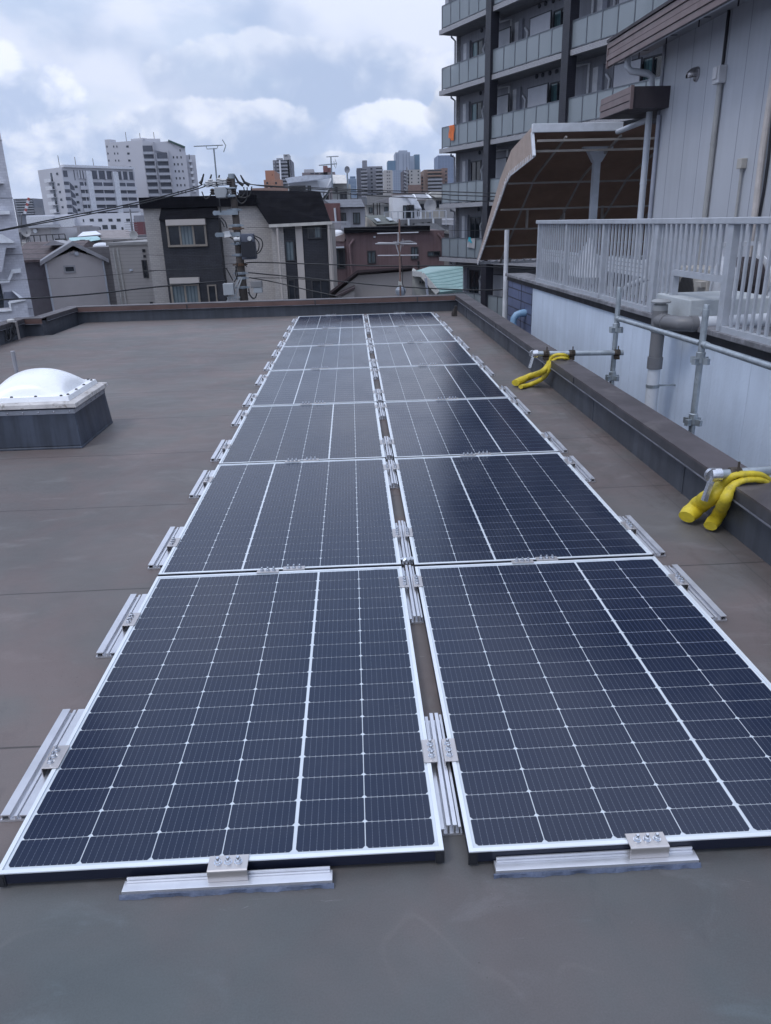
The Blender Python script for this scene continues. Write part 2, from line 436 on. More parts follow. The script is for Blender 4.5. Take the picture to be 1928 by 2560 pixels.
def cells():
    """six columns and eighteen rows of half cells with cut corners; one wide bus strip after the fourth column"""
    mb = MB(); cw = .1790; gap = .0024; wide = .0095; zc = PT-.0032
    tot = 6*cw+4*gap+wide; xx = -tot/2; rows = 18; ch = .0916; gr = .0017
    toty = rows*ch+(rows-1)*gr
    for c in range(6):
        yy = -toty/2
        for r in range(rows):
            x0, x1, y0, y1 = xx, xx+cw, yy, yy+ch; k = .0088
            pts = [(x0+k*.8, y0), (x1-k*.8, y0), (x1, y0+k), (x1, y1-k*.25), (x1-k*.3, y1), (x0+k*.3, y1), (x0, y1-k*.25), (x0, y0+k)]
            mb.poly([(p[0], p[1], zc) for p in pts], [((p[0]-x0)/cw, (p[1]-y0)/ch) for p in pts])
            yy += ch+gr
        xx += cw+(wide if c == 3 else gap)
    return mb
mb = cells(); ob = mb.build('cell_grid', CELL, root)
for p in ob.data.polygons:
    if p.normal.z < 0: p.flip()
for sx in (-1, 1):
    for sy in (-1, 1):
        mb = MB(); mb.box(sx*x-sx*.022, sx*x+sx*.0015, sy*y-sy*.004, sy*y+sy*.0015, PT-.042, PT-.004)
        mb.box(sx*x-sx*.018, sx*x-sx*.004, sy*y+sy*.0016, sy*y+sy*.003, PT-.036, PT-.012)
        mb.build('corner_cap', BLK, root)
mb = MB(); mb.box(x-.13, x-.085, y-fl-.009, y-fl-.004, PT-.0038, PT-.0026); mb.build('maker_sticker', LBL, root)
FLIP = {'left': [0, 1, 0, 1, 1, 0, 1], 'right': [0, 1, 0, 0, 1, 0, 1]}
first = True
PANEL_Y = lambda k: k*PITCH_Y + PL/2
for side, sx in (('left', -1), ('right', 1)):
    for k in range(7):
        r = root if first else copy_tree(root)
        first = False
        cx = sx*(HX+PW/2)
        where = 'nearest' if k == 0 else ('farthest' if k == 6 else ORD[k]+' nearest')
        place(r, (cx, PANEL_Y(k)+(-.012 if sx > 0 else 0), 0), math.pi*FLIP[side][k]+rad(RND.uniform(-.06, .06)),
              'dark blue solar panel with white grid, %s in the %s column' % (where, side))

# ------------------------------------------------------------------ mounting rails and clamps
ALU = mat('mill_aluminium', (.68, .69, .73), .36, .75, var=.06, nscale=7)
STL = mat('stainless_clamp', (.56, .53, .52), .34, .8, var=.05, nscale=9)
BOLT = mat('bright_bolt', (.66, .68, .72), .2, 1.0, var=.05)
SEAL = mat('blue_grey_sealant', (.075, .095, .15), .55, var=.25, nscale=14, bump=.6, bscale=40)
def bolt(p, parent):
    mb = MB(); c = Vector(p)
    mb.lathe(c, [(.0105, 0), (.0105, .002)], 16)
    mb.lathe(c+Vector((0, 0, .0021)), [(.0082, 0), (.0082, .0060), (.0068, .0074)], 6)
    mb.lathe(c+Vector((0, 0, .0096)), [(.0048, 0), (.0048, .0070), (.0038, .0085)], 10)
    return mb.build('bolt', BOLT, parent, smooth=True)
def clamp_bracket(root, yc, x_panel, x_out, w=.105):
    """an L of stainless plate: its lip lies on the panel frame, its leg stands down to the rail; three bolts"""
    mb = MB(); a, b = sorted((x_panel, x_out)); t_ = .0035
    mb.box(a, b, yc-w/2, yc+w/2, PT+.001, PT+.001+t_)
    leg = x_out-t_ if x_out > x_panel else x_out
    mb.box(leg, leg+t_, yc-w/2, yc+w/2, .018, PT+.0009)
    o = mb.build('clamp', STL, root, bevel=.0012)
    xb = x_panel+(x_out-x_panel)*.60
    for k in (-1, 0, 1): bolt((xb, yc+k*.0265, PT+.0046), o)
    return o
def ridge_rail(root, xs, y0, y1, h, wide):
    """extrusion: thin foot with raised flat ribs"""
    mb = MB(); a, b = min(x[0] for x in xs), max(x[1] for x in xs)
    mb.box(a-.004, b+.004, y0, y1, .001, .008)
    for (x0, x1, top) in xs:
        mb.box(x0, x1, y0, y1, top-.004, top); m_ = (x0+x1)/2
        mb.box(x0+.002, x0+.0045, y0, y1, .008, top-.004); mb.box(x1-.0045, x1-.002, y0, y1, .008, top-.004)
    return mb.build('rail_profile', ALU, root)
GR = 'aluminium mounting rails along the solar panels'
def mid_rail():
    r = thing('mounting_rail', 'x', 'mounting rail', (0, 0, 0), 0, GR)
    ridge_rail(r, [(-.0275, -.0175, .024), (-.0120, -.0010, .037), (.0050, .0160, .037), (.0200, .0270, .030)], -.25, .25, .05, 0)
    clamp_bracket(r, .04, -HX-.020, -.010); clamp_bracket(r, .04, HX+.020, .010)
    return r
def side_rail():
    r = thing('mounting_rail', 'x', 'mounting rail', (0, 0, 0), 0, GR)
    # origin at the panel's outer edge, x outwards
    ridge_rail(r, [(.018, .040, .022), (.047, .056, .020), (.066, .092, .025)], -.25, .25, .05, 0)
    clamp_bracket(r, .04, -.018, .034)
    return r
mr, sr = mid_rail(), side_rail(); used = set()
def inst(o):
    if o in used: return copy_tree(o)
    used.add(o); return o
EDGE = HX+PW
for k in range(7):
    near = 'beside the nearest panel' if k == 0 else ('beside the farthest panel' if k == 6 else 'beside the %s nearest panel' % ORD[k])
    for j, c in enumerate((.335, 1.50)):
        half = 'near half' if j == 0 else 'far half'
        cy = k*PITCH_Y+c+RND.uniform(-.03, .03)
        place(inst(mr), (0, cy, 0), rad(RND.uniform(-.3, .3)), 'two clamp rail in the centre gap %s, %s' % (near, half))
        cy = k*PITCH_Y+(.34 if j == 0 else 1.39)+RND.uniform(-.05, .05)
        place(inst(sr), (EDGE, cy+(.0 if j == 0 else .06), 0), 0, 'one clamp rail on the right edge %s, %s' % (near, half))
        cy = k*PITCH_Y+(.44 if j == 0 else 1.40)+RND.uniform(-.05, .05)
        place(inst(sr), (-EDGE, cy, 0), math.pi, 'one clamp rail on the left edge %s, %s' % (near, half))
# short rails at the front edge, each glued down with sealant
def front_rail(x0, x1, xc, label):
    r = thing('mounting_rail', label, 'mounting rail', ((x0+x1)/2, -.04, 0), 0, 'rails at the near edge of the panels')
    mb = MB(); mb.box(x0, x1, -.048, -.014, .006, .019); mb.box(x0+.006, x1-.006, -.0175, -.0125, .0191, .030)
    mb.box(x0+.006, x1-.006, -.0235, -.0180, .0191, .0225)
    mb.build('rail_profile', ALU, r, bevel=.0008)
    mb = MB(); N = 60; rows = []
    for i in range(N+1):
        xx = x0-.006+(x1-x0+.010)*i/N; wv = .0012*math.sin(i*.31+x0*3)+.0007*math.sin(i*.83)+RND.uniform(-.0007, .0007)
        rows.append([mb.vert((xx, -.0482, .0105+.4*wv)), mb.vert((xx, -.0515, .0085+.5*wv)), mb.vert((xx, -.0535+wv, .0035)), mb.vert((xx, -.0555+1.6*wv, .0006)), mb.vert((xx, -.0482, .0006))])
    for i in range(N):
        for j in range(5): mb.face((rows[i][j], rows[i+1][j], rows[i+1][(j+1) % 5], rows[i][(j+1) % 5]))
    mb.face(rows[0]); mb.face(rows[-1][::-1])
    mb.build('sealant_bead', SEAL, r, smooth=True)
    mb = MB(); w_ = .10; e = xc-w_/2
    prof = [(e, .016, PT+.0045), (e, -.030, PT+.0045), (e, -.0335, PT+.003), (e, -.0345, PT), (e, -.0345, .0195), (e, -.031, .0195),
            (e, -.031, PT-.002), (e, -.029, PT+.001), (e, .016, PT+.001)]
    mb.prism(prof, (w_, 0, 0)); c = mb.build('clamp', STL, r, bevel=.0006)
    for k in (-1, 0, 1): bolt((xc+k*.0255, -.008, PT+.0046), c)
front_rail(-.842, -.318, -.580, 'short rail with clamp glued in front of the nearest left panel')
front_rail(.095, .616, .492, 'short rail with clamp glued in front of the nearest right panel')
# clamps over the joints between one panel and the next
GC = 'clamps over the joints between panel rows'
pc = None
for sx, side in ((-1, 'left'), (1, 'right')):
    for k in range(1, 8):
        for j in range(2):
            xc = sx*.597 + (-.055 if j == 0 else .055) + RND.uniform(-.012, .012)
            yc = k*PITCH_Y-.0125 + (-.012 if j == 0 else .010) + (-.012 if sx > 0 else 0)
            if k == 7: yc = 7*PITCH_Y-.02
            if pc is None:
                mb = MB(); mb.box(-.051, .051, -.017, .019, PT+.001, PT+.0045); mb.box(-.051, .051, .0155, .019, PT-.03, PT+.0009)
                pc = mb.build('panel_clamp', STL, None, bevel=.0008); tag(pc, 'x', 'clamp', GC)
                for q in (-1, 0, 1): bolt((q*.027, .002, PT+.0046), pc)
                r = pc
            else: r = copy_tree(pc)
            nm = 'on the farthest panel edge' if k == 7 else 'over the %s joint from front' % ORD[k-1]
            place(r, (xc, yc, 0), 0 if j == 0 else math.pi, 'bolted steel plate %s, %s column, %s plate' % (nm, side, 'left' if j == 0 else 'right'))
# crumpled silver tape bound over the cables in the gap
mb = MB()
for i in range(2):
    pts = [(-.028+.056*s/8, 1.80+.012*i+.006*math.sin(s*1.9+i), .045+.006*math.sin(s*2.3+i*2)) for s in range(9)]
    mb.tube(pts, [.007+.003*((s*7+i) % 3)/2 for s in range(9)], 7)
tag(mb.build('cable_binding', mat('silver_tape', (.62, .66, .72), .3, .5, var=.3, nscale=60)), 'crumpled silver tape round cables in the gap between panel columns', 'tape')

# ------------------------------------------------------------------ skylight
CURB = mat('skylight_curb_sheet', (.052, .064, .092), .5, var=.2, nscale=3, streak=.45)
DOME = mat('acrylic_dome', (.87, .88, .90), .28, var=.02)
WEATH = mat('weathered_rim', (.50, .48, .47), .7, var=.2, nscale=8, stain=(14.0, .52, (.16, .13, .11), .7))
STRIP = mat('flashing_strip', (.36, .38, .43), .45, .4, var=.15, nscale=4)
SX, SY, SH = -2.72, 4.595, .39
sk = thing('skylight', 'white domed skylight on a dark blue square curb', 'skylight', (SX, SY, 0))
def ring(mb, hw, z0, z1, hw1=None):
    hw1 = hw1 or hw
    a = [mb.vert((SX+sx*hw, SY+sy*hw, z0)) for sx, sy in ((-1, -1), (1, -1), (1, 1), (-1, 1))]
    b = [mb.vert((SX+sx*hw1, SY+sy*hw1, z1)) for sx, sy in ((-1, -1), (1, -1), (1, 1), (-1, 1))]
    mb.face(a[::-1]); mb.face(b)
    for k in range(4): mb.face((a[k], a[(k+1) % 4], b[(k+1) % 4], b[k]))
mb = MB(); ring(mb, .405, 0, .02, .400); ring(mb, .400, .0201, .30, .378); mb.build('curb', CURB, sk, bevel=.006)
mb = MB(); ring(mb, .383, .268, .302, .3835); mb.build('flashing_strip', STRIP, sk, bevel=.002)
mb = MB()
for i in range(-3, 4):
    for s in (-1, 1):
        mb.lathe((SX+i*.115, SY+s*.3836, .285), [(.007, -.003*1), (.007, .004), (.004, .006)] if s > 0 else [(.004, -.006), (.007, -.004), (.007, .003)], 8, 'y')
        mb.lathe((SX+s*.3836, SY+i*.115, .285), [(.007, -.003), (.007, .004), (.004, .006)] if s > 0 else [(.004, -.006), (.007, -.004), (.007, .003)], 8, 'x')
mb.build('flashing_screws', BOLT, sk)
mb = MB(); ring(mb, .375, .302, .318); mb.build('seal_band', CURB, sk)
mb = MB(); ring(mb, .41, .318, .350, .405); ring(mb, .40, .350, .3575, .37); mb.build('rim', WEATH, sk, bevel=.003)
# acrylic dome: square flange rising into a pillow
mb = MB(); N = 28; hw = .335
mb.cur = 0
P = [[None]*(N+1) for _ in range(N+1)]
for i in range(N+1):
    for j in range(N+1):
        a, b = 2*i/N-1, 2*j/N-1
        k = 1.18; aa, bb = min(1, abs(a)*k), min(1, abs(b)*k)
        hgt = ((1-aa**2.2)*(1-bb**2.2))**.62
        P[i][j] = mb.vert((SX+a*hw, SY+b*hw, .392+.155*hgt))
for i in range(N):
    for j in range(N): mb.face((P[i][j], P[i+1][j], P[i+1][j+1], P[i][j+1]))
# flange edge
ed = [P[i][0] for i in range(N+1)]+[P[N][j] for j in range(1, N+1)]+[P[i][N] for i in range(N-1, -1, -1)]+[P[0][j] for j in range(N-1, 0, -1)]
lo = []
for q in ed:
    p = mb.v[q].copy(); p.z = .358; p.x = SX+(p.x-SX)*1.03; p.y = SY+(p.y-SY)*1.03; lo.append(mb.vert(p))
n = len(ed)
for k in range(n): mb.face((ed[k], ed[(k+1) % n], lo[(k+1) % n], lo[k]))
mb.face(lo)
mb.build('dome', DOME, sk, smooth=True, sharp=40)
for i in (-.28, -.09, .09, .28):
    for s in (-1, 1):
        for q in ((SX+i, SY+s*.318), (SX+s*.318, SY+i)):
            mb = MB(); mb.lathe((q[0], q[1], .391), [(.011, 0), (.011, .006), (.006, .010)], 10); mb.build('dome_screw', BLK, sk)
p = at(z('s', 105, 440), 'y', 6.65)
mb = MB(); mb.lathe((p.x, 6.65, 0), [(.035, 0), (.035, .02), (.022, .03), (.022, p.z+.08), (.019, p.z+.085)], 12)
tag(mb.build('vent_pipe', mat('grey_pipe', (.33, .33, .36), .5)), 'thin grey vent pipe standing behind the skylight', 'pipe')

# ------------------------------------------------------------------ cable bracket at the left parapet
p = at(z('g', 250, 2010), 'y', 11.0); p = Vector((-5.43, 10.55, .281))
cb = thing('antenna_bracket', 'small metal bracket with black cables clamped on the left parapet', 'bracket', (p.x, p.y, 0))
mb = MB(); mb.box(p.x-.02, p.x+.10, p.y-.03, p.y+.03, .2815, .289); mb.box(p.x+.09, p.x+.10, p.y-.03, p.y+.03, .02, .2814); mb.build('bracket', STL, cb, bevel=.002)
mb = MB(); mb.lathe((p.x+.02, p.y, .2892), [(.05, 0), (.055, .025), (.05, .035), (.02, .04)], 14); mb.build('cap', mat('pale_plastic', (.55, .54, .52), .5), cb, smooth=True)
mb = MB()
for k in range(4):
    a = RND.uniform(-.05, .05)
    pts = [(p.x+.04+.03*math.sin(s*.7+k), p.y-.05-.05*k+a+.10*math.sin(s*.5+k)*.6, .31-.31*abs(math.sin(.25+s*.30))*(.9 if k % 2 else .7)) for s in range(9)]
    mb.tube(pts, .010, 6)
mb.build('cables', BLK, cb, smooth=True)
# ------------------------------------------------------------------ local frames for buildings that stand at an angle
class Fr:
    def __init__(s, x, y, rot, z0=0.0):
        s.loc = (x, y, z0); s.rot = rot; s.T = Matrix.Translation((x, y, 0)) @ Matrix.Rotation(rot, 4, 'Z'); s.I = s.T.inverted()
    def on(s, uv, axis, val):
        """the point on a pixel's ray that lies on a plane of this frame, in the frame's own coordinates"""
        o = s.I @ CAM; dd = s.I.to_3x3() @ ray(*uv); i = 'xyz'.index(axis)
        return o + dd*((val-o[i])/dd[i])
    def mb(s): return MB(s.T)

# ------------------------------------------------------------------ scaffolding and yellow protectors at the right parapet
GALV = mat('galvanised_pipe', (.40, .44, .47), .42, .7, var=.18, nscale=9, stain=(18, .6, (.2, .2, .2), .5))
RUST = mat('rusty_clamp', (.065, .052, .042), .7, .3, var=.4, nscale=20)
YEL = mat('yellow_rubber', (.60, .47, .03), .55, var=.14, nscale=14, stain=(11.0, .54, (.30, .245, .06), .55), bump=.5, bscale=22)
sc_ = thing('scaffold', 'galvanised scaffold posts and rails standing between parapet and white wall', 'scaffold', (2.35, 4.5, GZ))
def post(p_top, x, name='post'):
    p = at(p_top, 'x', x); mb = MB(); mb.tube([(p.x, p.y, GZ), (p.x, p.y, p.z)], .0243, 14)
    mb.lathe((p.x, p.y, p.z), [(.0243, 0), (.021, .002), (.021, .03), (.019, .035)], 12)
    o = mb.build('post', GALV, sc_, smooth=True); return p, o
P1, po1 = post(z(7, 733, 215), 2.30); P2, po2 = post(z(7, 1268, 328), 2.33)
def collar(p, zc, parent):
    mb = MB(); mb.lathe((p.x, p.y, zc-.045), [(.028, 0), (.033, .01), (.033, .085), (.027, .09)], 14)
    for k in range(4):
        a = k*math.pi/2+.5; c, s_ = math.cos(a), math.sin(a)
        mb.bar((p.x+.03*c, p.y+.03*s_, zc-.02), (p.x+.075*c, p.y+.075*s_, zc-.02), .03, .045)
    mb.build('collar', GALV, parent)
def zat(p, uv): return at(uv, 'y', p.y).z
for (p, o, ks) in ((P1, po1, ((715, 440), (705, 735))), (P2, po2, ((1245, 625), (1215, 1000)))):
    for k in ks: collar(p, zat(p, z(7, *k)), o)
zr = zat(P1, z(7, 725, 382)); zr2 = zat(P2, z(7, 1240, 540))
def srail(a, b, r=.0213):
    mb = MB(); mb.tube([a, b], r, 12); mb.tube([Vector(a)+(Vector(b)-Vector(a))*.0, Vector(a)+(Vector(b)-Vector(a))*.03], r*1.25, 12); return mb.build('rail', GALV, sc_, smooth=True)
srail((P1.x, P1.y-.03, zr), (P2.x, P2.y+.03, zr2))
P3 = Vector((P2.x+.03, P2.y-1.83, P2.z)); mb = MB(); mb.tube([(P3.x, P3.y, GZ), (P3.x, P3.y, P3.z)], .0243, 14); po3 = mb.build('post', GALV, sc_, smooth=True); collar(P3, zr2-.1, po3)
srail((P2.x, P2.y-.03, zr2), (P3.x, P3.y+.03, zr2))
def tie(label, a, b, clamps):
    """a pipe laid over the parapet, with a lever coupling at its inner end and clamps along it"""
    a, b = Vector(a), Vector(b)
    t_ = thing('tie_pipe', label, 'scaffold pipe', a)
    mb = MB(); mb.tube([a, b], .0243, 14); mb.build('pipe', GALV, t_, smooth=True)
    mb = MB(); mb.lathe(a, [(.034, -.02), (.036, -.005), (.036, .03), (.028, .034)], 14, 'x')
    mb.bar(a+Vector((-.005, 0, .01)), a+Vector((-.045, -.02, -.13)), .03, .022, (1, 0, 0)); mb.tube([a+Vector((-.012, -.012, 0)), a+Vector((-.012, .012, 0))], .036, 14); mb.build('lever', mat('chrome_lever', (.62, .63, .66), .25, .9), t_, smooth=True)
    for f in clamps:
        c = a+(b-a)*f; mb = MB(); mb.lathe(c-Vector((.028, 0, 0)), [(.031, 0), (.033, .004), (.033, .052), (.031, .056)], 12, 'x')
        mb.box(c.x-.022, c.x+.022, c.y-.028, c.y+.022, c.z-.06, c.z-.031); mb.cyl(c+Vector((0, -.03, .0)), c+Vector((0, -.03, .07)), .006, 8)
        mb.build('clamp', RUST, t_)
    return t_
a = at(z(7, 212, 600), 'x', 1.505); ya = a.y
b = Vector((P1.x+.05, ya, a.z))
P1b = Vector((P1.x+.02, P1.y, 0))
tie('scaffold pipe with hanging lever laid across the parapet at the farther yellow pad', a, (P1.x+.07, P1.y-.048, zat(P1, z(7, 715, 590))), (.13, .42, .93))
a2 = at(z(7, 1318, 1345), 'x', 1.575)
tie('scaffold pipe with chrome lever laid across the parapet at the nearer yellow pad', a2, (P3.x+.10, a2.y+.05, a2.z+.02), (.12, .55))
def pad(label, tubes):
    mb = MB()
    for path in tubes:
        pts = [Vector(p[:3]) for p in path]; rr = [p[3] for p in path]
        # smooth the path with a Catmull-Rom spline
        P, Q = [], []
        for i in range(len(pts)-1):
            p0, p1, p2, p3 = pts[max(0, i-1)], pts[i], pts[i+1], pts[min(len(pts)-1, i+2)]
            for s in range(6):
                u = s/6; P.append(.5*((2*p1)+(p2-p0)*u+(2*p0-5*p1+4*p2-p3)*u*u+(3*p1-p0-3*p2+p3)*u**3)); Q.append(rr[i]+(rr[i+1]-rr[i])*u)
        P.append(pts[-1]); Q.append(rr[-1])
        # closed rounded end
        e = (P[0]-P[1]).normalized()
        P = [P[0]-e*.02, P[0]+e*.004, P[0]+e*.007]+P[1:]; Q = [Q[0]*.45, Q[0]*.72, Q[0]*.93]+Q[1:]
        n0 = len(mb.v); mb.tube(P, Q, 16); m_ = len(P)
        for k in range(m_):
            c = P[k]; wr = 1+.05*math.sin(k*1.7)+.03*math.sin(k*3.1)
            for j in range(16):
                v = mb.v[n0+k*16+j]-c; sgn = Vector((v.x*1.08, v.y*1.12, v.z*.80)); mb.v[n0+k*16+j] = c+sgn*wr
    o = mb.build('yellow_protector', YEL, None, smooth=True, sharp=60)
    return tag(o, label, 'protector', 'yellow rubber protectors draped over the right parapet')
def onp(k, pts):
    o = []
    for (x, y, ax, val, r) in pts:
        q = at(z(k, x, y), ax, (val+.208)*.969-.208 if ax == 'x' else val); o.append((q.x, q.y, q.z, r))
    return o
pad('smaller yellow rubber protector draped over the parapet at the far scaffold pipe', [
    onp(7, [(98, 778, 'z', .045, .040), (180, 740, 'z', .06, .040), (255, 718, 'z', .075, .034), (292, 675, 'x', 1.70, .022), (312, 630, 'x', 1.70, .020)]) and
    onp(7, [(98, 778, 'z', .045, .042), (180, 742, 'z', .06, .040), (258, 712, 'x', 1.64, .032), (292, 672, 'x', 1.69, .021), (310, 628, 'x', 1.72, .019), (345, 607, 'x', 1.77, .018), (390, 606, 'x', 1.84, .018), (425, 622, 'x', 1.92, .018), (434, 655, 'x', 1.955, .018)]),
    onp(7, [(130, 803, 'z', .025, .026), (190, 788, 'z', .026, .026), (262, 752, 'x', 1.655, .024), (300, 700, 'x', 1.70, .021), (318, 652, 'x', 1.725, .018), (350, 628, 'x', 1.78, .017), (395, 626, 'x', 1.84, .017), (425, 640, 'x', 1.92, .017), (432, 670, 'x', 1.955, .017)])])
pad('larger yellow rubber protector with two thick ends draped over the near parapet', [
    onp(7, [(1150, 1600, 'z', .048, .044), (1225, 1530, 'z', .085, .050), (1305, 1470, 'x', 1.655, .047), (1370, 1405, 'x', 1.70, .031), (1430, 1352, 'x', 1.72, .020), (1510, 1338, 'x', 1.78, .019), (1600, 1345, 'x', 1.87, .019), (1660, 1390, 'x', 1.95, .019), (1690, 1470, 'x', 1.96, .019)]),
    onp(7, [(1295, 1655, 'z', .038, .034), (1345, 1585, 'z', .07, .033), (1385, 1500, 'x', 1.665, .028), (1420, 1425, 'x', 1.70, .022), (1480, 1383, 'x', 1.75, .019), (1560, 1372, 'x', 1.82, .018), (1630, 1388, 'x', 1.9, .018), (1664, 1440, 'x', 1.955, .018), (1680, 1500, 'x', 1.96, .018)])])

# ------------------------------------------------------------------ neighbouring building on the right
N = Fr(2.95, 0, math.atan(.03))
def nv(k, x, y, ax, val): return N.on(z(k, x, y), ax, val)
ALC = mat('white_roughcast', (.60, .68, .80), .8, var=.06, nscale=1.2, bump=1.0, bscale=28, pattern=('v', .60, .010), col2=(.53, .60, .71), streak=.07, stain=(1.6, .58, (.52, .60, .70), .5))
BTILE = mat('blue_tile', (.115, .14, .24), .45, var=.12, nscale=.8, pattern=('tile', .90, .16, .010), col2=(.03, .035, .06))
BLKM = mat('black_flashing', (.012, .012, .018), .5, var=.3)
LEDGE = mat('dirty_ledge', (.20, .20, .22), .8, var=.3, nscale=5, stain=(6, .5, (.10, .10, .11), .6))
nb = thing('neighbour_building', 'white roughcast building close beside the roof on the right', 'building', (2.95, 0, GZ), N.rot)
yT = nv('b', 1335, 790, 'x', 0).y; yE = nv('b', 1040, 690, 'x', 0).y
NZ = .56
mb = N.mb(); mb.box(0, .25, -9, yT, GZ, NZ-.03); mb.build('wall', ALC, nb)
mb = N.mb(); mb.box(-.004, .25, yT+.001, yE, GZ, NZ-.03); mb.build('tiled_wall', BTILE, nb)
mb = N.mb(); mb.box(-.008, .01, yT+.7, yT+.715, GZ, NZ-.04); mb.build('tile_joint', BLKM, nb)
mb = N.mb(); mb.box(-.022, .24, -9, yE+.03, NZ-.0295, NZ+.04); mb.build('parapet_flashing', BLKM, nb)
mb = N.mb(); mb.box(-.06, .34, -9, yE+.04, NZ+.0405, NZ+.085); mb.build('parapet_cap', LEDGE, nb, bevel=.006)
RF = .37
mb = N.mb(); mb.box(.26, 9, -9, yE, GZ, RF); mb.build('roof_floor', mat('grey_roof_floor', (.17, .18, .2), .8, var=.25, nscale=1.5), nb)
# blue bent drain pipe on the tiled wall
BLUEP = mat('blue_drain', (.24, .40, .58), .4, var=.1)
c0 = nv('b', 1245, 1090, 'x', -.01); c1 = nv('b', 1150, 1120, 'x', -.22)
bp = N.mb(); zt = c0.z
bp.tube([(0, c0.y, zt), (-.09, c0.y, zt), (-.16, c0.y, zt-.025), (-.20, c0.y, zt-.08), (-.21, c0.y, zt-.15), (-.21, c0.y, zt-.6), (-.21, c0.y, GZ)], .055, 16)
bp.tube([(-.21, c0.y, zt-.17), (-.21, c0.y, zt-.24)], .061, 16); bp.tube([(-.02, c0.y, zt), (-.07, c0.y, zt)], .061, 16)
o = bp.build('drain_pipe', BLUEP, None, smooth=True); tag(o, 'light blue drain pipe bent down from the blue tiled wall', 'pipe')

# railing on the wall
RAILW = mat('railing_paint', (.40, .425, .47), .45, var=.08, nscale=8)
RX = .0
zb_ = NZ+.13; yR = nv(5, 493, 800, 'x', RX).y; ztp = sum(nv(5, *q, 'x', RX).z for q in ((497, 605), (1100, 595), (1660, 585)))/3
rl = thing('railing', 'pale grey balustrade of vertical bars along the neighbouring roof edge', 'railing', (N.T @ Vector((RX, yR, NZ))), N.rot)
yEndR = 2.2
mb = N.mb(); mb.box(RX-.045, RX+.045, yEndR, yR+.04, ztp-.05, ztp); mb.build('top_rail', RAILW, rl, bevel=.006)
posts = [nv(5, x, 750, 'x', RX).y for x in (500, 641, 828)]
yP1 = nv('a', 840, 300, 'x', RX).y; yP2 = nv('a', 1345, 400, 'x', RX).y
cut0 = nv('a', 985, 300, 'x', RX).y; zc = nv('a', 1150, 252, 'x', RX).z
segs = [(yR, yP1+.02, zb_), (yP2-.02, yEndR, zb_)]
mb = N.mb()
for a, b, q in segs: mb.box(RX-.03, RX+.03, b, a, q-.045, q)
mb.build('bottom_rail', RAILW, rl)
mb = N.mb(); mb.box(RX-.028, RX+.028, yP2, cut0+.03, zc-.025, zc+.025); mb.box(RX-.028, RX+.028, cut0-.02, cut0+.03, NZ+.09, zc-.0255); mb.build('raised_rail', RAILW, rl)
def rpost(y, wd, zlo):
    mb = N.mb(); mb.box(RX-.03, RX+.03, y-wd/2, y+wd/2, zlo, ztp-.051); mb.build('post', RAILW, rl, bevel=.003)
for y in posts: rpost(y, .05, NZ+.085)
rpost(yP1, .085, NZ+.085); rpost(yP2, .085, NZ+.085); rpost(yP2-1.35, .07, NZ+.085)
y = yR-.09; allp = posts+[yP1, yP2, yP2-1.35]
while y > yEndR:
    if min(abs(y-q) for q in allp) > .05:
        lo = zc+.026 if yP2 < y < cut0-.05 else (NZ+.09 if cut0-.05 <= y < yP1 else zb_)
        mb = N.mb(); mb.box(RX-.009, RX+.009, y-.014, y+.014, lo+.001, ztp-.051); mb.build('baluster', RAILW, rl)
    y -= .105

# vent stack with elbow and the white pipe
GREYP = mat('grey_pvc', (.17, .17, .18), .45, var=.12); WHP = mat('white_pvc', (.62, .65, .70), .4, var=.05, stain=(7, .6, (.4, .42, .44), .5))
vs = N.on(z(7, 945, 650), 'x', -.22); top = N.on(z(7, 985, 262), 'x', -.22); vy = N.on(z(7, 970, 480), 'x', -.22).y
st = thing('vent_stack', 'thick grey and white vent stack with cap rising up the white wall', 'pipe', N.T @ Vector((-.22, vy, GZ)), N.rot)
def zN(x, y): return N.on(z(7, x, y), 'y', vy).z
zA, zB, zC = zN(950, 690), zN(950, 620), top.z
mb = N.mb(); mb.tube([(-.22, vy, GZ), (-.22, vy, zA+.02)], .057, 20); mb.build('lower_pipe', WHP, st, smooth=True)
mb = N.mb(); mb.tube([(-.22, vy, zA), (-.22, vy, zB)], .069, 20); mb.tube([(-.22, vy, zB), (-.22, vy, zC-.1)], .060, 20)
zj = zN(980, 395); mb.tube([(-.22, vy, zj-.10), (-.22, vy, zj+.09)], .068, 20); mb.build('upper_pipe', GREYP, st, smooth=True)
mb = N.mb(); mb.lathe((-.22, vy, zC-.12), [(.066, 0), (.066, .07), (.05, .072), (.05, .085), (.085, .088), (.088, .10), (.06, .118), (.02, .122)], 22); mb.build('cap', mat('grey_cap', (.30, .31, .32), .5), st, smooth=True)
pz = zj+.01
pw = [Vector((-.22, vy-.03, zj)), Vector((-.22, vy-.17, zj+.004)), Vector((-.215, vy-.27, pz)), Vector((-.18, vy-.345, pz)), Vector((-.11, vy-.375, pz)), Vector((-.05, vy-.375, pz))]
mb = N.mb(); mb.tube(pw, [.064, .064, .064, .064, .064, .066], 18); mb.tube([pw[0], pw[1]], .069, 18); mb.tube([pw[4], pw[5]], .069, 18); mb.build('elbow', GREYP, st, smooth=True)
mb = N.mb(); mb.tube([(-.06, vy-.375, pz), (1.4, vy-.30, pz+.01)], .058, 18); mb.build('side_pipe', WHP, st, smooth=True)
zk = zN(940, 797)
mb = N.mb(); mb.tube([(-.22, vy, zk-.015), (-.22, vy, zk+.015)], .061, 18); mb.cyl((-.16, vy, zk), (0, vy, zk), .008, 8); mb.build('pipe_strap', GALV, st)

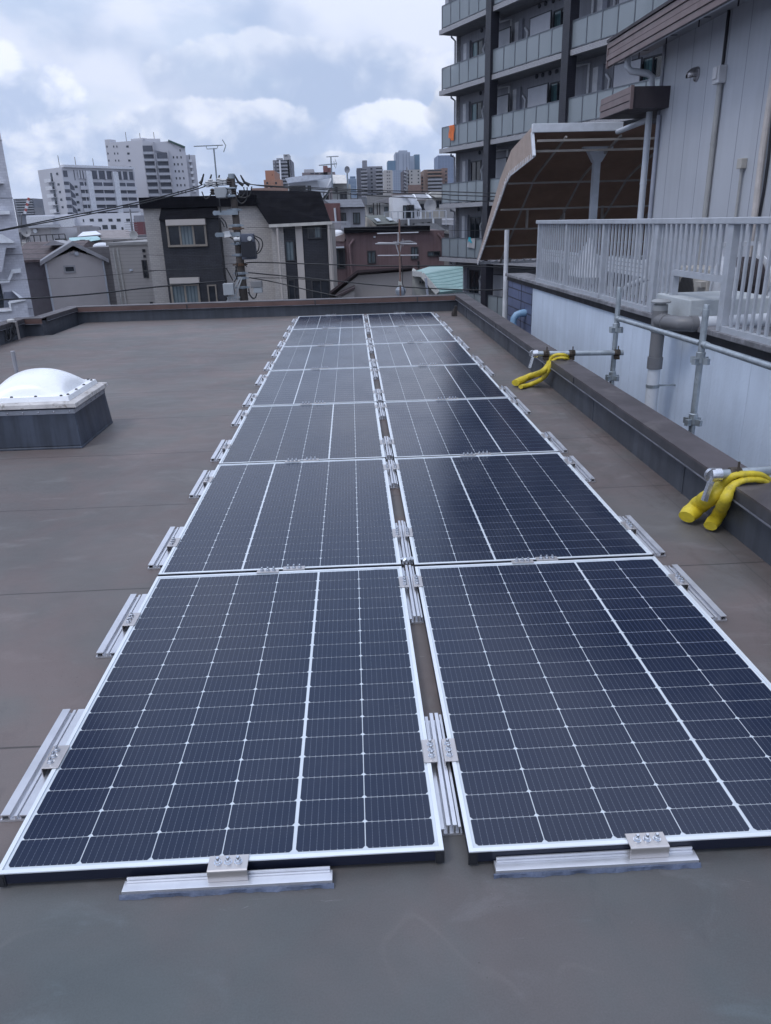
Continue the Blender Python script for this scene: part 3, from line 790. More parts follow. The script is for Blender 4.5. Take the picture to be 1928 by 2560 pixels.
# white block through the railing, reel, outdoor unit
CONC = mat('painted_block', (.45, .48, .50), .8, var=.08, nscale=3, bump=.3, bscale=30, stain=(9, .63, (.25, .25, .26), .7))
k1 = nv('a', 1098, 425, 'x', -.055); k0 = nv('a', 858, 378, 'x', -.055)
mb = N.mb(); mb.box(-.055, .72, k1.y, k0.y, NZ+.086, k1.z); o = mb.build('concrete_block', CONC, None, bevel=.012)
tag(o, 'white painted block passing under the raised part of the railing', 'block')
hy = N.on(z('a', 1450, 290), 'x', 1.05); hr = thing('hose_reel', 'hose reel with dark coiled hose behind the railing', 'hose reel', N.T @ Vector((1.05, hy.y, RF)), N.rot)
mb = N.mb(); c = Vector((1.05, hy.y, hy.z))
mb.lathe(c, [(.07, -.16), (.21, -.15), (.235, -.10), (.24, 0), (.235, .10), (.21, .15), (.07, .16)], 24, 'x'); mb.build('hose', mat('dark_hose', (.045, .035, .04), .5, var=.5, nscale=30, pattern=('x', .03, .008), col2=(.01, .01, .012)), hr, smooth=True)
mb = N.mb()
for s in (-.18, .18):
    mb.lathe(c+Vector((s-.008, 0, 0)), [(.25, 0), (.25, .016)], 24, 'x')
    mb.bar(c+Vector((s*1.1, .2, -.0)), (c.x+s*1.1, c.y+.28, RF), .03, .03); mb.bar(c+Vector((s*1.1, -.2, 0)), (c.x+s*1.1, c.y-.28, RF), .03, .03)
mb.bar(c+Vector((-.2, .12, .36)), c+Vector((.2, .12, .36)), .04, .04)
for s in (-.2, .2): mb.bar(c+Vector((s, .12, .36)), c+Vector((s, .0, 0)), .03, .03)
mb.build('reel_frame', mat('white_frame', (.6, .62, .66), .4), hr)
BEIGE = mat('beige_unit', (.42, .40, .37), .5, var=.06)
q = nv('a', 1085, 330, 'x', 1.1); ou = thing('outdoor_unit', 'beige air conditioner outdoor unit standing by the grey wall behind the railing', 'air conditioner', N.T @ Vector((1.3, q.y, RF)), N.rot)
mb = N.mb(); mb.box(1.12, 1.42, q.y-.4, q.y+.4, RF+.04, q.z+.22); mb.build('casing', BEIGE, ou, bevel=.015)
mb = N.mb(); mb.lathe((1.105, q.y+.1, RF+.3), [(.2, 0), (.2, .014)], 24, 'x')
for k in range(-5, 6): mb.box(1.098, 1.104, q.y+.1+k*.035, q.y+.1+k*.035+.006, RF+.13, RF+.47)
mb.build('fan_grille', mat('grille_dark', (.05, .05, .055), .6), ou)
mb = N.mb(); mb.box(1.06, 1.12, q.y-.38, q.y-.2, q.z+.02, q.z+.08); mb.build('valve_cover', BEIGE, ou)
# white slatted screen and pipes lying far behind the bars
q0, q1 = nv('a', 30, 190, 'x', 1.0), nv('a', 760, 205, 'x', 1.0)
mb = N.mb()
for k in range(4): mb.box(.98, 1.02, q1.y, q0.y, q1.z-.10+k*.055, q1.z-.10+k*.055+.04)
for s in range(5):
    yy = q1.y+(q0.y-q1.y)*s/4; mb.box(1.021, 1.05, yy-.02, yy+.02, RF, q1.z+.12)
tag(mb.build('slatted_screen', WHP, None), 'white slatted screen low behind the far end of the railing', 'screen')
q0, q1 = nv('a', 650, 325, 'x', .6), nv('a', 800, 265, 'x', .6)
mb = N.mb(); mb.tube([(.6, q0.y+.4, RF+.05), (.6, q0.y, q0.z), (.6, q1.y, q1.z), (.6, q1.y-.1, q1.z+.5)], .035, 10)
tag(mb.build('conduit', WHP, None, smooth=True), 'bent white pipe behind the middle of the railing', 'pipe')
q = nv('a', 345, 210, 'x', .8); q2 = nv('a', 385, 20, 'x', .8)
mb = N.mb(); b0, b1 = nv('a', 285, 230, 'x', .8), nv('a', 425, 230, 'x', .8)
NN = 14; top_ = Vector((.8, q2.y, q2.z+.1)); base = []
for k in range(NN):
    a = 2*math.pi*k/NN; base.append((.8+.25*math.cos(a)*(1+.25*math.cos(3*a)), (b0.y+b1.y)/2+abs(b0.y-b1.y)/2*math.sin(a), b0.z-.02))
ringA = [mb.vert(p) for p in base]; ringB = [mb.vert(Vector(p)*.35+top_*.65+Vector((.03*math.sin(k*2.2), .03*math.cos(k*3.1), 0))) for k, p in enumerate(base)]; tp = [mb.vert(Vector(p)*.06+top_*.94) for p in base]
for a, b in ((ringA, ringB), (ringB, tp)):
    for k in range(NN): mb.face((a[k], a[(k+1) % NN], b[(k+1) % NN], b[k]))
mb.face(tp)
mb.tube([(top_.x, top_.y, RF), (top_.x, top_.y, top_.z-.05)], .03, 8)
tag(mb.build('folded_parasol', mat('pale_cloth', (.55, .57, .62), .8, var=.08), None, smooth=True), 'pale folded cloth parasol standing behind the far bays of the railing', 'parasol')

# ------------------------------------------------------------------ penthouse on the neighbouring roof
WX = 1.75
SID = mat('grey_siding', (.44, .46, .505), .55, var=.05, nscale=.8, pattern=('v', .485, .013), col2=(.20, .21, .26), streak=.05)
BRN = mat('brown_fascia', (.17, .125, .125), .5, var=.08, nscale=2); BRD = mat('brown_groove', (.035, .028, .035), .6)
GUT = mat('pale_gutter', (.50, .53, .58), .4, var=.06)
SOF = mat('soffit', (.30, .31, .34), .7)
yc = nv(6, 590, 900, 'x', WX).y
ph = thing('penthouse', 'grey clad penthouse with brown fascia under its eaves on the neighbouring roof', 'building', N.T @ Vector((WX, yc, RF)), N.rot)
mb = N.mb(); mb.box(WX, 8, -8, yc, RF+.001, 4.3); mb.build('wall', SID, ph)
mb = N.mb(); mb.box(WX-.02, WX-.001, yc-.07, yc+.01, RF+.002, 3.9); mb.build('corner_trim', mat('corner_trim', (.20, .21, .25), .5), ph)
FX = 1.18
f0 = nv(6, 88, 425, 'x', FX); f1 = nv(6, 87, 650, 'x', FX); fy = f0.y; zt, zb2 = f0.z, f1.z
mb = N.mb(); hh = (zt-zb2)/4; 
for k in range(4):
    mb.cur = 0; mb.box(FX-.012*(k % 2), FX+.03, -8, fy, zb2+k*hh+.012, zb2+(k+1)*hh)
mb.cur = 1; mb.box(FX+.004, FX+.028, -8, fy-.002, zb2+.002, zt-.002)
mb.cur = 0; mb.box(FX-.014, FX+.032, fy+.0005, fy+.03, zb2-.01, zt+.01)
mb.build('fascia', [BRN, BRD], ph)
mb = N.mb(); mb.prism([(FX+.031, -8, zt), (FX+.031, -8, zb2+.16), (WX-.001, -8, zb2+.16), (WX-.001, -8, zt), ], (0, fy+8, 0)); mb.build('soffit', SOF, ph)
mb = N.mb(); mb.prism([(FX-.03, -8, zt+.012), (8.2, -8, zt+1.3), (8.2, -8, zt+1.34), (FX-.03, -8, zt+.05)], (0, fy+8.02, 0)); mb.build('roof', BRD, ph)
# gutter under the eave with hangers, downspout
gx, gz = FX+.13, zb2+.09
mb = N.mb(); prof = []
for k in range(9):
    a = math.pi+math.pi*k/8; prof.append((gx+.07*math.cos(a), -8, gz+.07*math.sin(a)+.02))
for k in range(8, -1, -1):
    a = math.pi+math.pi*k/8; prof.append((gx+.062*math.cos(a), -8, gz+.062*math.sin(a)+.02))
mb.prism(prof, (0, fy+8-.12, 0)); g = mb.build('gutter', GUT, ph)
for k in range(7):
    yy = fy-.5-k*.95; mb = N.mb(); mb.bar((gx-.08, yy, gz+.03), (gx+.3, yy, gz+.045), .02, .008); mb.bar((gx+.16, yy, gz-.06), (gx+.16, yy, gz+.04), .015, .008); mb.build('gutter_hook', BRD, ph)
d0 = nv(6, 272, 615, 'x', FX+.13); dy_ = d0.y; d1 = nv(6, 515, 735, 'x', WX-.10)
zl = d1.z
mb = N.mb(); mb.tube([(gx, dy_, gz-.03), (gx, dy_, gz-.16), (gx+.05, dy_-.01, gz-.22), (WX-.17, d1.y+.02, zl+.03), (WX-.11, d1.y, zl-.02), (WX-.10, d1.y, zl-.12), (WX-.10, d1.y, RF)], .047, 16)
for uv in ((515, 930), (470, 1785)):
    q = N.on(z(6, *uv), 'y', d1.y); mb.tube([(WX-.10, d1.y, q.z-.012), (WX-.10, d1.y, q.z+.012)], .052, 16)
mb.build('downspout', GUT, ph, smooth=True)
mb = N.mb(); mb.tube([(WX-.04, yc-.12, RF), (WX-.04, yc-.12, 2.9)], .03, 12); mb.build('downspout', mat('grey_downspout', (.30, .32, .38), .5), ph, smooth=True)
# short brown hood beyond the corner
h0 = nv(6, 10, 970, 'x', FX); h1 = nv(6, 10, 1160, 'x', FX); h2 = nv(6, 302, 900, 'x', FX); hh = (h0.z-h1.z)/3
mb = N.mb()
for k in range(3):
    mb.cur = 0; mb.box(FX-.01*(k % 2), FX+.03, h2.y, h0.y, h1.z+k*hh+.012, h1.z+(k+1)*hh)
mb.cur = 1; mb.box(FX+.004, WX+.5, h2.y+.001, h0.y-.001, h1.z+.003, h0.z-.003); mb.cur = 0; mb.box(FX-.012, FX+.034, h2.y-.03, h2.y-.0005, h1.z-.01, h0.z+.01)
mb.build('hood', [BRN, BRD], ph)
v = nv(6, 945, 720, 'x', WX); mb = N.mb()
mb.lathe((WX-.002, v.y, v.z), [(.088, 0), (.088, -.012), (.07, -.02)], 20, 'x')
prof = []
rings = []
for k in range(6):
    ph_ = (math.pi/2)*k/5; rings.append([mb.vert((WX-.02-.115*math.sin(ph_), v.y+.076*math.cos(a)*math.cos(ph_*.75), v.z+.01+.076*math.sin(a)*(math.cos(ph_*.9) if math.sin(a) > 0 else 1)-.02*math.sin(ph_))) for a in [math.pi*(-.15+1.3*j/12) for j in range(13)]])
for k in range(5):
    for j in range(12): mb.face((rings[k][j], rings[k][j+1], rings[k+1][j+1], rings[k+1][j]))
mb.build('vent_hood', mat('steel_hood', (.30, .29, .30), .3, .8), ph, smooth=True)
CND = mat('conduit_grey', (.34, .34, .34), .5)
c0 = nv(6, 1190, 640, 'x', WX-.03); c1 = nv(6, 1172, 815, 'x', WX-.03); c2 = nv(6, 1085, 2050, 'x', WX-.03)
mb = N.mb(); mb.box(WX-.10, WX-.001, c0.y-.085, c0.y+.075, c1.z, c0.z); mb.box(WX-.115, WX-.101, c0.y-.045, c0.y+.06, c1.z+.05, c0.z-.01); mb.build('junction_box', mat('pale_box', (.52, .52, .54), .45), ph, bevel=.012)
mb = N.mb(); mb.tube([(WX-.035, c0.y-.01, c1.z), (WX-.035, c0.y-.01, RF)], .034, 12)
for f in (.25, .6): mb.tube([(WX-.035, c0.y-.01, c1.z-(c1.z-RF)*f-.012), (WX-.035, c0.y-.01, c1.z-(c1.z-RF)*f+.012)], .039, 12)
mb.build('conduit', CND, ph, smooth=True)
mb = N.mb(); mb.tube([(WX-.02, c0.y+.01, c0.z), (WX-.02, c0.y+.01, zb2+.16)], .018, 8); mb.tube([(WX-.018, c0.y+.055, c1.z), (WX-.018, c0.y+.055, RF)], .016, 8); mb.build('cable', BLKM, ph)
s0 = nv(6, 1395, 1540, 'x', WX-.03); s1 = nv(6, 1390, 1640, 'x', WX-.03)
mb = N.mb(); mb.box(WX-.07, WX-.001, s0.y-.05, s0.y+.06, s1.z, s0.z); mb.build('switch_box', BEIGE, ph, bevel=.006)
mb = N.mb(); mb.tube([(WX-.03, s0.y, s1.z), (WX-.03, s0.y, RF)], .018, 8); mb.tube([(WX-.03, s0.y, s1.z-.03), (WX-.03, s0.y, s1.z)], .024, 8); mb.build('conduit', CND, ph, smooth=True)
l0 = nv(6, 1655, 1050, 'x', WX-.05)
mb = N.mb(); mb.tube([(WX-.06, l0.y+.012*math.sin(k*1.3), 4.0-k*.3) for k in range(13)], .038, 10); mb.build('refrigerant_duct', mat('beige_wrap', (.50, .46, .44), .7, var=.1, nscale=8, bump=.4, bscale=25), ph, smooth=True)
mb = N.mb(); mb.tube([(WX-.02, l0.y-.05+.015*math.sin(k*1.7), 3.9-k*.3) for k in range(12)], .014, 6); mb.build('cable', BLKM, ph)

# ------------------------------------------------------------------ brown awning beyond the penthouse
AW = mat('awning_brown', (.38, .30, .26), .7, var=.08); AWI = mat('awning_underside', (.25, .155, .11), .85, var=.12, nscale=2)  # underside colour raised to stand in for daylight glowing through the fabric
AWF = mat('awning_frame', (.27, .25, .235), .5); ROPE = mat('white_rope', (.55, .56, .60), .7, var=.2, nscale=20)
ax = .30
prof_px = [(470, 138), (362, 258), (306, 400), (190, 806)]; rim_px = [(477, 282), (356, 378), (334, 420), (192, 828)]
aw = thing('awning', 'big brown fabric awning with pale frame behind the railing', 'awning', N.T @ Vector((ax, 12.4, RF)), N.rot)
Pp = [nv(5, *p, 'x', ax) for p in prof_px]; Rp = [nv(5, *p, 'x', ax) for p in rim_px]
LX = 4.6
def shift(p, dx, dzz=0): return Vector((p.x+dx, p.y, p.z+dzz))
mb = N.mb()
for i in range(3):
    a, b = Pp[i], Pp[i+1]
    mb.cur = 0; mb.poly([shift(a, 0, .02), shift(b, 0, .02), shift(b, LX, .02), shift(a, LX, .02)])
    mb.cur = 1; mb.poly([a, shift(a, LX), shift(b, LX), b])
mb.poly([Pp[3], shift(Pp[3], LX), shift(Pp[3], LX, .02), shift(Pp[3], 0, .02)])
mb.build('canopy', [AW, AWI], aw)
mb = N.mb(); n = len(Pp)
for i in range(3):
    mb.poly([Pp[i]+Vector((-.012, 0, .02)), Pp[i+1]+Vector((-.012, 0, .02)), Rp[i+1]+Vector((-.012, 0, 0)), Rp[i]+Vector((-.012, 0, 0))])
    mb.poly([Pp[i]+Vector((.0, 0, .02)), Rp[i], Rp[i+1], Pp[i+1]+Vector((.0, 0, .02))])
mb.build('side_skirt', AW, aw)
mb = N.mb(); q = [Vector(p) for p in Rp]
mb.tube(q, .014, 8)
for i in range(3):
    L = (q[i+1]-q[i]).length; m_ = int(L/.11)
    for k in range(m_):
        c = q[i]+(q[i+1]-q[i])*((k+.5)/m_); mb.bar(c+Vector((-.02, 0, -.03)), c+Vector((-.02, .03, .07)), .012, .012)
mb.build('lacing', ROPE, aw)
mb = N.mb(); e = Pp[3]
for k in range(26):
    mb.bar(Vector((ax+.05+k*.16, e.y, e.z-.06)), Vector((ax+.15+k*.16, e.y, e.z-.0)), .03, .03)
mb.tube([(ax, e.y, e.z-.06), (ax+LX, e.y, e.z-.06)], .03, 8); mb.build('lacing', ROPE, aw)
# top beam, edge trim
bq = nv(5, 915, 128, 'y', Pp[0].y)
mb = N.mb(); mb.box(ax-.03, bq.x, Pp[0].y-.08, Pp[0].y, Pp[0].z-.08, Pp[0].z+.05); mb.build('top_beam', mat('white_beam', (.62, .65, .70), .4), aw, bevel=.006)
mb = N.mb(); mb.bar(Pp[0]+Vector((-.02, -.03, -.08)), Rp[0]+Vector((-.02, -.03, 0)), .05, .04, (0, 1, 0)); mb.build('edge_trim', mat('white_beam'), aw)
mb = N.mb(); mb.tube([(bq.x-.1, Pp[0].y-.1, Pp[0].z-.10), (WX-.05, d1.y+.1, nv(6, 480, 1150, 'y', d1.y).z)], .04, 10); mb.build('drain_arm', GUT, aw, smooth=True)
def purlin(px, dz=0):
    p = nv(5, *px, 'x', ax+.03); mb = N.mb(); mb.bar((ax+.03, p.y, p.z+dz), (ax+LX, p.y, p.z+dz), .035, .035); mb.build('purlin', AWF, aw)
for px in ((490, 205), (470, 258), (345, 420), (306, 552), (262, 652), (228, 736)): purlin(px)
for k in range(5):
    dx = .52+.92*k; mb = N.mb(); path = [shift(Rp[0], dx, .10)+Vector((0, .02, .18)), shift(Rp[1], dx, .02), shift(Rp[2], dx, .02), shift(Rp[3], dx, .03)]
    for a, b in zip(path[:-1], path[1:]): mb.bar(a, b, .032, .032)
    mb.build('rib', AWF, aw)
for (px, py0, py1) in ((440, 552, 645), (625, 545, 640), (818, 530, 640), (355, 730, 815)):
    p0 = nv(5, px, py0, 'y', 15.2 if px > 400 else 17.0); mb = N.mb(); p1 = nv(5, px, py1, 'y', p0.y); mb.bar(p0, (p0.x, p0.y, p1.z), .045, .045, (0, 1, 0)); mb.build('strut', AWF, aw)
q0 = nv(5, 792, 250, 'y', 13.0); mb = N.mb(); mb.box(q0.x-.057, q0.x+.057, 12.94, 13.06, RF, q0.z); mb.prism([(q0.x-.19, 12.93, q0.z), (q0.x+.19, 12.93, q0.z), (q0.x+.07, 12.93, q0.z-.20), (q0.x-.07, 12.93, q0.z-.20)], (0, .14, 0)); mb.box(q0.x-.26, q0.x+.26, 12.93, 13.07, q0.z+.0005, q0.z+.05)
mb.build('post', mat('grey_post', (.45, .48, .53), .5), aw)
q0 = nv('b', 1018, 70, 'y', yE+1.6); mb = N.mb(); mb.tube([(q0.x, q0.y, GZ), (q0.x, q0.y, q0.z)], .045, 10); mb.build('pole', mat('white_pole', (.62, .63, .66), .4), aw, smooth=True)
# ------------------------------------------------------------------ balcony apartment block on the right
TH = .4097
A = Fr(5.0824, 45.7817, TH-math.pi/2)
def av(k, x, y, ax='y', val=0.0): return A.on(z(k, x, y), ax, val)
APW = mat('apartment_wall', (.26, .265, .30), .7, var=.06, nscale=.5, streak=.12)
ATILE = mat('slab_tile', (.40, .40, .42), .5, var=.05, nscale=.6, pattern=('tile', .10, .055, .008, 0.0), col2=(.22, .22, .25))
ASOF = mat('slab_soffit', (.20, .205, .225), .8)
ACOL = mat('dark_column_tile', (.022, .022, .034), .4, var=.15, pattern=('tile', .2, .07, .008), col2=(.01, .01, .015))
AFR = mat('balcony_frame', (.12, .135, .16), .4, .3)
PANEL = mat('partition_board', (.36, .37, .41), .6, var=.04); PANF = mat('dark_frame', (.03, .032, .045), .5)
WPIPE = mat('white_pipe', (.50, .51, .54), .5)
DGLASS = mat('dark_glass', (.012, .018, .024), .06, var=.2)
CGLASS = mat('curtained_glass', (.10, .19, .21), .12, var=.2, nscale=2, pattern=('v', .17, .05), col2=(.06, .12, .14))
def frosted():
    mt = bpy.data.materials.new('frosted_glass'); mt.use_nodes = True; t = NT(mt.node_tree); b = mt.node_tree.nodes['Principled BSDF']; o = t.obj()
    c = t.mix(t.noise(o, .5, 2), (.27, .315, .35), (.34, .385, .42)); t.put(b.inputs['Base Color'], c); b.inputs['Roughness'].default_value = .25
    b.inputs['Alpha'].default_value = .68; return mt
FROST = frosted()
ab = thing('apartment_block', 'tall grey apartment block with frosted glass balconies on the right', 'building', (*A.loc[:2], GZ), A.rot)
wl = av(4, 232, 700, 'y', 1.3).x
S1 = 22.0
mb = A.mb(); mb.box(wl, S1, 1.3, 13, GZ, 22); mb.build('wall', APW, ab)
mb = A.mb(); mb.box(wl-.06, wl-.001, 1.1, 1.6, GZ, 22); mb.build('corner_pier', mat('pale_pier', (.42, .42, .44), .6, pattern=('tile', .2, .07, .006)), ab)
for s0 in (4.69, 10.74, 16.8):
    mb = A.mb(); mb.box(s0, s0+.47, -.14, .33, GZ, 22); mb.build('column', ACOL, ab)
def base(k): return 10.898-2.9*k
BAYS = [(.17, 4.68, 5), (5.17, 10.73, 6), (11.22, 16.79, 6)]
def railing_bay(k, bi):
    s0, s1, n = BAYS[bi]; b = base(k); zt = b+1.30; zl = b+.30; mb = A.mb()
    mb.box(s0, s1, -.0, .05, zt-.045, zt); mb.box(s0, s1, .0, .05, zl-.04, zl)
    for i in range(n+1):
        s = s0+(s1-s0)*i/n; mb.box(s-.025, s+.025, .001, .055, b+.222, zt-.046)
    o = mb.build('balcony_railing', AFR, ab)
    for i in range(n):
        a = s0+(s1-s0)*i/n+.026; c = s0+(s1-s0)*(i+1)/n-.026
        mb = A.mb(); mb.box(a, c, .018, .032, zl+.001, zt-.046); mb.build('glass_panel', FROST, o)
    if bi == 0:
        mb = A.mb(); mb.box(s0-.02, s0-.005, .06, 1.25, zl, zt-.01); mb.build('end_panel', FROST, o)
# what stands on one floor, read off the storey above the third slab
def fl(k, x, y, val=1.3): p = av(k, x, y, 'y', val); return p.x, p.z-base(2)
F1 = [(318, 665), (377, 768)]; F2 = [(832, 533), (914, 648)]
def rect(p, q, val=1.3):
    a, b = av(4, *p, 'y', val), av(4, *q, 'y', val); m1 = av(4, (p[0]+q[0])/2, p[1], 'y', val); m2 = av(4, (p[0]+q[0])/2, q[1], 'y', val)
    return a.x, b.x, m2.z-base(2), m1.z-base(2)
W1 = rect((318, 672), (377, 772)); W2 = rect((832, 538), (914, 648)); PB1 = rect((264, 676), (284, 800)); PB2 = rect((590, 582), (612, 700))
PT2 = rect((680, 563), (800, 690), .9); PT1 = rect((455, 628), (548, 730), .9)
H2 = [(735, 497), (775, 487), (822, 475), (865, 464)]; H1 = [(370, 605), (402, 594)]
D1 = [(393, 690), (380, 722), (384, 755)]; D2 = [(643, 622), (660, 652), (655, 700)]
hmesh = None
def floor_items(k, bay, ds):
    b = base(k)
    w_ = W1 if bay == 0 else W2; x0, x1, z0, z1 = w_; x0 += ds; x1 += ds; z0 = .25
    mb = A.mb(); mb.box(x0-.05, x1+.05, 1.25, 1.299, b+z1, b+z1+.06); mb.box(x0-.05, x0, 1.25, 1.299, b+z0, b+z1); mb.box(x1, x1+.05, 1.25, 1.299, b+z0, b+z1); xm = (x0+x1)/2; mb.box(xm-.025, xm+.025, 1.255, 1.299, b+z0, b+z1)
    o = mb.build('window', PANF, ab)
    mb = A.mb(); mb.box(x0, xm-.026, 1.285, 1.299, b+z0, b+z1); mb.build('pane', CGLASS if RND.random() < .45 else DGLASS, o)
    mb = A.mb(); mb.box(xm+.026, x1, 1.285, 1.299, b+z0, b+z1); mb.build('pane', DGLASS, o)
    x0, x1, z0, z1 = PB1 if bay == 0 else PB2; x0 += ds; x1 += ds
    mb = A.mb(); mb.box(x0, x1, 1.2, 1.299, b+.25, b+z1); mb.build('service_panel', WPIPE, ab)
    mb = A.mb(); mb.box(x1+.03, x1+.33, 1.16, 1.299, b+.25, b+z1+.05); mb.build('pipe_shaft', mat('shaft_grey', (.20, .21, .25), .6), ab)
    mb = A.mb(); pts = []
    for q in (D1 if bay == 0 else D2): p = av(4, *q, 'y', 1.2); pts.append((p.x+ds, 1.2, p.z-base(2)+b))
    pts.append((pts[-1][0], 1.2, b+.5)); mb.tube(pts, .055, 8); mb.build('duct', WPIPE, ab, smooth=True)
    for q in (H1 if bay == 0 else H2):
        p = av(4, *q, 'y', 1.29); mb = A.mb(); mb.lathe((p.x+ds, 1.299, p.z-base(2)+b), [(.10, 0), (.10, -.05), (.06, -.07)], 10, 'y'); mb.build('vent_cap', PANF, ab)
    x0, x1, z0, z1 = PT1 if bay == 0 else PT2
    x0 += ds; x1 += ds; mb = A.mb(); mb.box(x0, x1, .88, .92, b+.25, b+z1)
    o = mb.build('partition', PANEL, ab); mb = A.mb(); mb.box(x0-.04, x1+.04, .87, .93, b+z1+.001, b+z1+.05); mb.box(x0-.04, x0-.001, .87, .93, b+.25, b+z1); mb.box(x1+.001, x1+.04, .87, .93, b+.25, b+z1); mb.build('frame', PANF, o)
    if bay:
        q = av(4, 555, 600, 'y', 1.1); xx = q.x+ds; mb = A.mb(); mb.tube([(xx-.75, .9, b+2.86), (xx-.75, .95, b+2.70), (xx, 1.1, b+2.68), (xx, 1.1, b+.25)], .055, 8); mb.build('downpipe', WPIPE, ab, smooth=True)
    else:
        mb = A.mb(); mb.tube([(.35, .5, b+2.86), (.35, .5, b+2.76), (wl-.1, 1.05, b+2.72), (wl-.1, 1.05, b+.25)], .05, 8); mb.build('downpipe', mat('grey_downspout'), ab, smooth=True)
for k in range(-2, 7):
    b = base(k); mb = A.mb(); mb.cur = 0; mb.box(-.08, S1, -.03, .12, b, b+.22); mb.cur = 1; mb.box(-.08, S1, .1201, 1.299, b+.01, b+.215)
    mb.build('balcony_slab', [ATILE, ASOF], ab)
    if k >= -1: railing_bay(k, 0); floor_items(k, 0, 0)
    if -1 <= k <= 3 or k >= 5: railing_bay(k, 1)
    if -1 <= k <= 4: floor_items(k, 1, 0)
    if -1 <= k <= 3: railing_bay(k, 2); floor_items(k, 1, 6.05)
mb = A.mb(); p0 = av(4, 205, 5); mb.box(-.0, .35, .3, 1.2, base(0)+.23, 22); mb.build('end_screen', PANEL, ab)
# cloth on two balconies
p0, p1 = av(4, 198, 815, 'y', .12), av(4, 198, 915, 'y', .12)
mb = A.mb(); W_ = .28; rows = 8; P = [[mb.vert((p0.x-W_+2*W_*i/6+.03*math.sin(j), -.07+.03*math.sin(i*2.1+j*.6), p0.z+(p1.z-p0.z)*j/rows*(.8 if i < 2 else 1))) for j in range(rows+1)] for i in range(7)]
for i in range(6):
    for j in range(rows): mb.face((P[i][j], P[i+1][j], P[i+1][j+1], P[i][j+1]))
tag(mb.build('towel', mat('orange_cloth', (.75, .20, .07), .9), None, smooth=True), 'orange towel hanging on a frosted glass balcony', 'towel')
def cloth(name, pts, m, label):
    q = [av('b', *p, 'y', -.06) for p in pts]; mb = A.mb(); mb.prism([(v.x, -.06, v.z) for v in q], (0, .015, 0)); tag(mb.build(name, m, None), label, 'cloth')
cloth('cloth', [(545, 178), (628, 175), (620, 300), (525, 280)], mat('grey_cloth', (.38, .38, .40), .9), 'pale grey cloth hung over the lowest glass balcony')
q = [av('b', *p, 'y', -.085) for p in [(548, 158), (575, 165), (568, 185), (590, 230), (572, 232), (552, 205), (540, 225)]]
mb = A.mb(); mb.prism([(v.x, -.085, v.z) for v in q], (0, .012, 0)); tag(mb.build('cloth', mat('teal_cloth', (.03, .35, .45), .8), None), 'small turquoise cloth on the lowest glass balcony', 'cloth')
# ------------------------------------------------------------------ street level and the houses across the street
mb = MB(); S_ = 1350
mb.poly([(-S_, -S_, GZ-.02), (S_, -S_, GZ-.02), (S_, S_, GZ-.02), (-S_, S_, GZ-.02)])
tag(mb.build('ground', mat('asphalt', (.06, .06, .065), .85, var=.25, nscale=.05)), None, None, kind='structure')

def P(k, x, y, Y): return at(z(k, x, y), 'y', Y)
def building(name, label, k, xa, xb, yt, Y, D, m, cat='building', zb=GZ, group=None, ybase=None):
    """a box-shaped body whose front stands at depth Y; xa, xb, yt read on the photograph"""
    a, b = P(k, xa, yt, Y), P(k, xb, yt, Y); zt = P(k, (xa+xb)/2, yt, Y).z
    r = thing(name, label, cat, ((a.x+b.x)/2, Y, zb), 0, group)
    mb = MB(); mb.box(a.x, b.x, Y, Y+D, zb, zt); mb.build('wall', m, r); r['_'] = 0; del r['_']
    INFO[r] = (a.x, b.x, zt, Y, D)
    return r
INFO = {}
WFR = mat('window_frame', (.22, .22, .23), .45, .3); WFD = mat('window_frame_dark', (.035, .035, .04), .45); WFB = mat('window_frame_bronze', (.24, .21, .18), .45, .3)
CURT = mat('window_with_curtain', (.135, .165, .18), .14, var=.15, nscale=1.5, pattern=('v', .16, .06), col2=(.075, .10, .115))
DARKW = mat('window_dark', (.018, .021, .028), .08, var=.3)
def prect(k, r, Y):
    x0, y0, x1, y1 = r; ym, xm = (y0+y1)/2, (x0+x1)/2
    return P(k, x0, ym, Y).x, P(k, x1, ym, Y).x, P(k, xm, y1, Y).z, P(k, xm, y0, Y).z
def window(par_, k, r, Y, fm=WFR, panes=(DARKW, DARKW), fw=.05, name='window', sill=False):
    x0, x1, z0, z1 = prect(k, r, Y); mb = MB(); q = Y-.07
    mb.box(x0, x1, q, Y-.001, z1-fw, z1); mb.box(x0, x1, q-(.04 if sill else 0), Y-.001, z0, z0+fw)
    mb.box(x0, x0+fw, q, Y-.001, z0+fw, z1-fw); mb.box(x1-fw, x1, q, Y-.001, z0+fw, z1-fw)
    n = len(panes)
    for i in range(1, n):
        xm = x0+(x1-x0)*i/n; mb.box(xm-fw*.45, xm+fw*.45, q+.02, Y-.001, z0+fw, z1-fw)
    o = mb.build(name, fm, par_)
    for i in range(n):
        a = x0+(x1-x0)*i/n+(fw if i == 0 else fw*.45); b = x0+(x1-x0)*(i+1)/n-(fw if i == n-1 else fw*.45)
        mb = MB(); mb.box(a, b, Y-.022, Y-.001, z0+fw, z1-fw); mb.build('pane', panes[i], o)
    return o
def pbox(par_, name, k, r, Y0, Y1, m, bevel=0, smooth=False):
    x0, x1, z0, z1 = prect(k, r, Y0); mb = MB(); mb.box(x0, x1, Y0, Y1, z0, z1); return mb.build(name, m, par_, bevel=bevel)
def ppoly(par_, name, k, pts, m, thick=(0, .15, 0)):
    """pts: (x, y, Y) read on the photograph, each at its own depth"""
    q = [P(k, *p) for p in pts]; mb = MB(); mb.prism(q, thick); return mb.build(name, m, par_)
def ptube(par_, name, k, pts, r, m, n=8):
    mb = MB(); mb.tube([P(k, *p) for p in pts], r, n); return mb.build(name, m, par_, smooth=True)

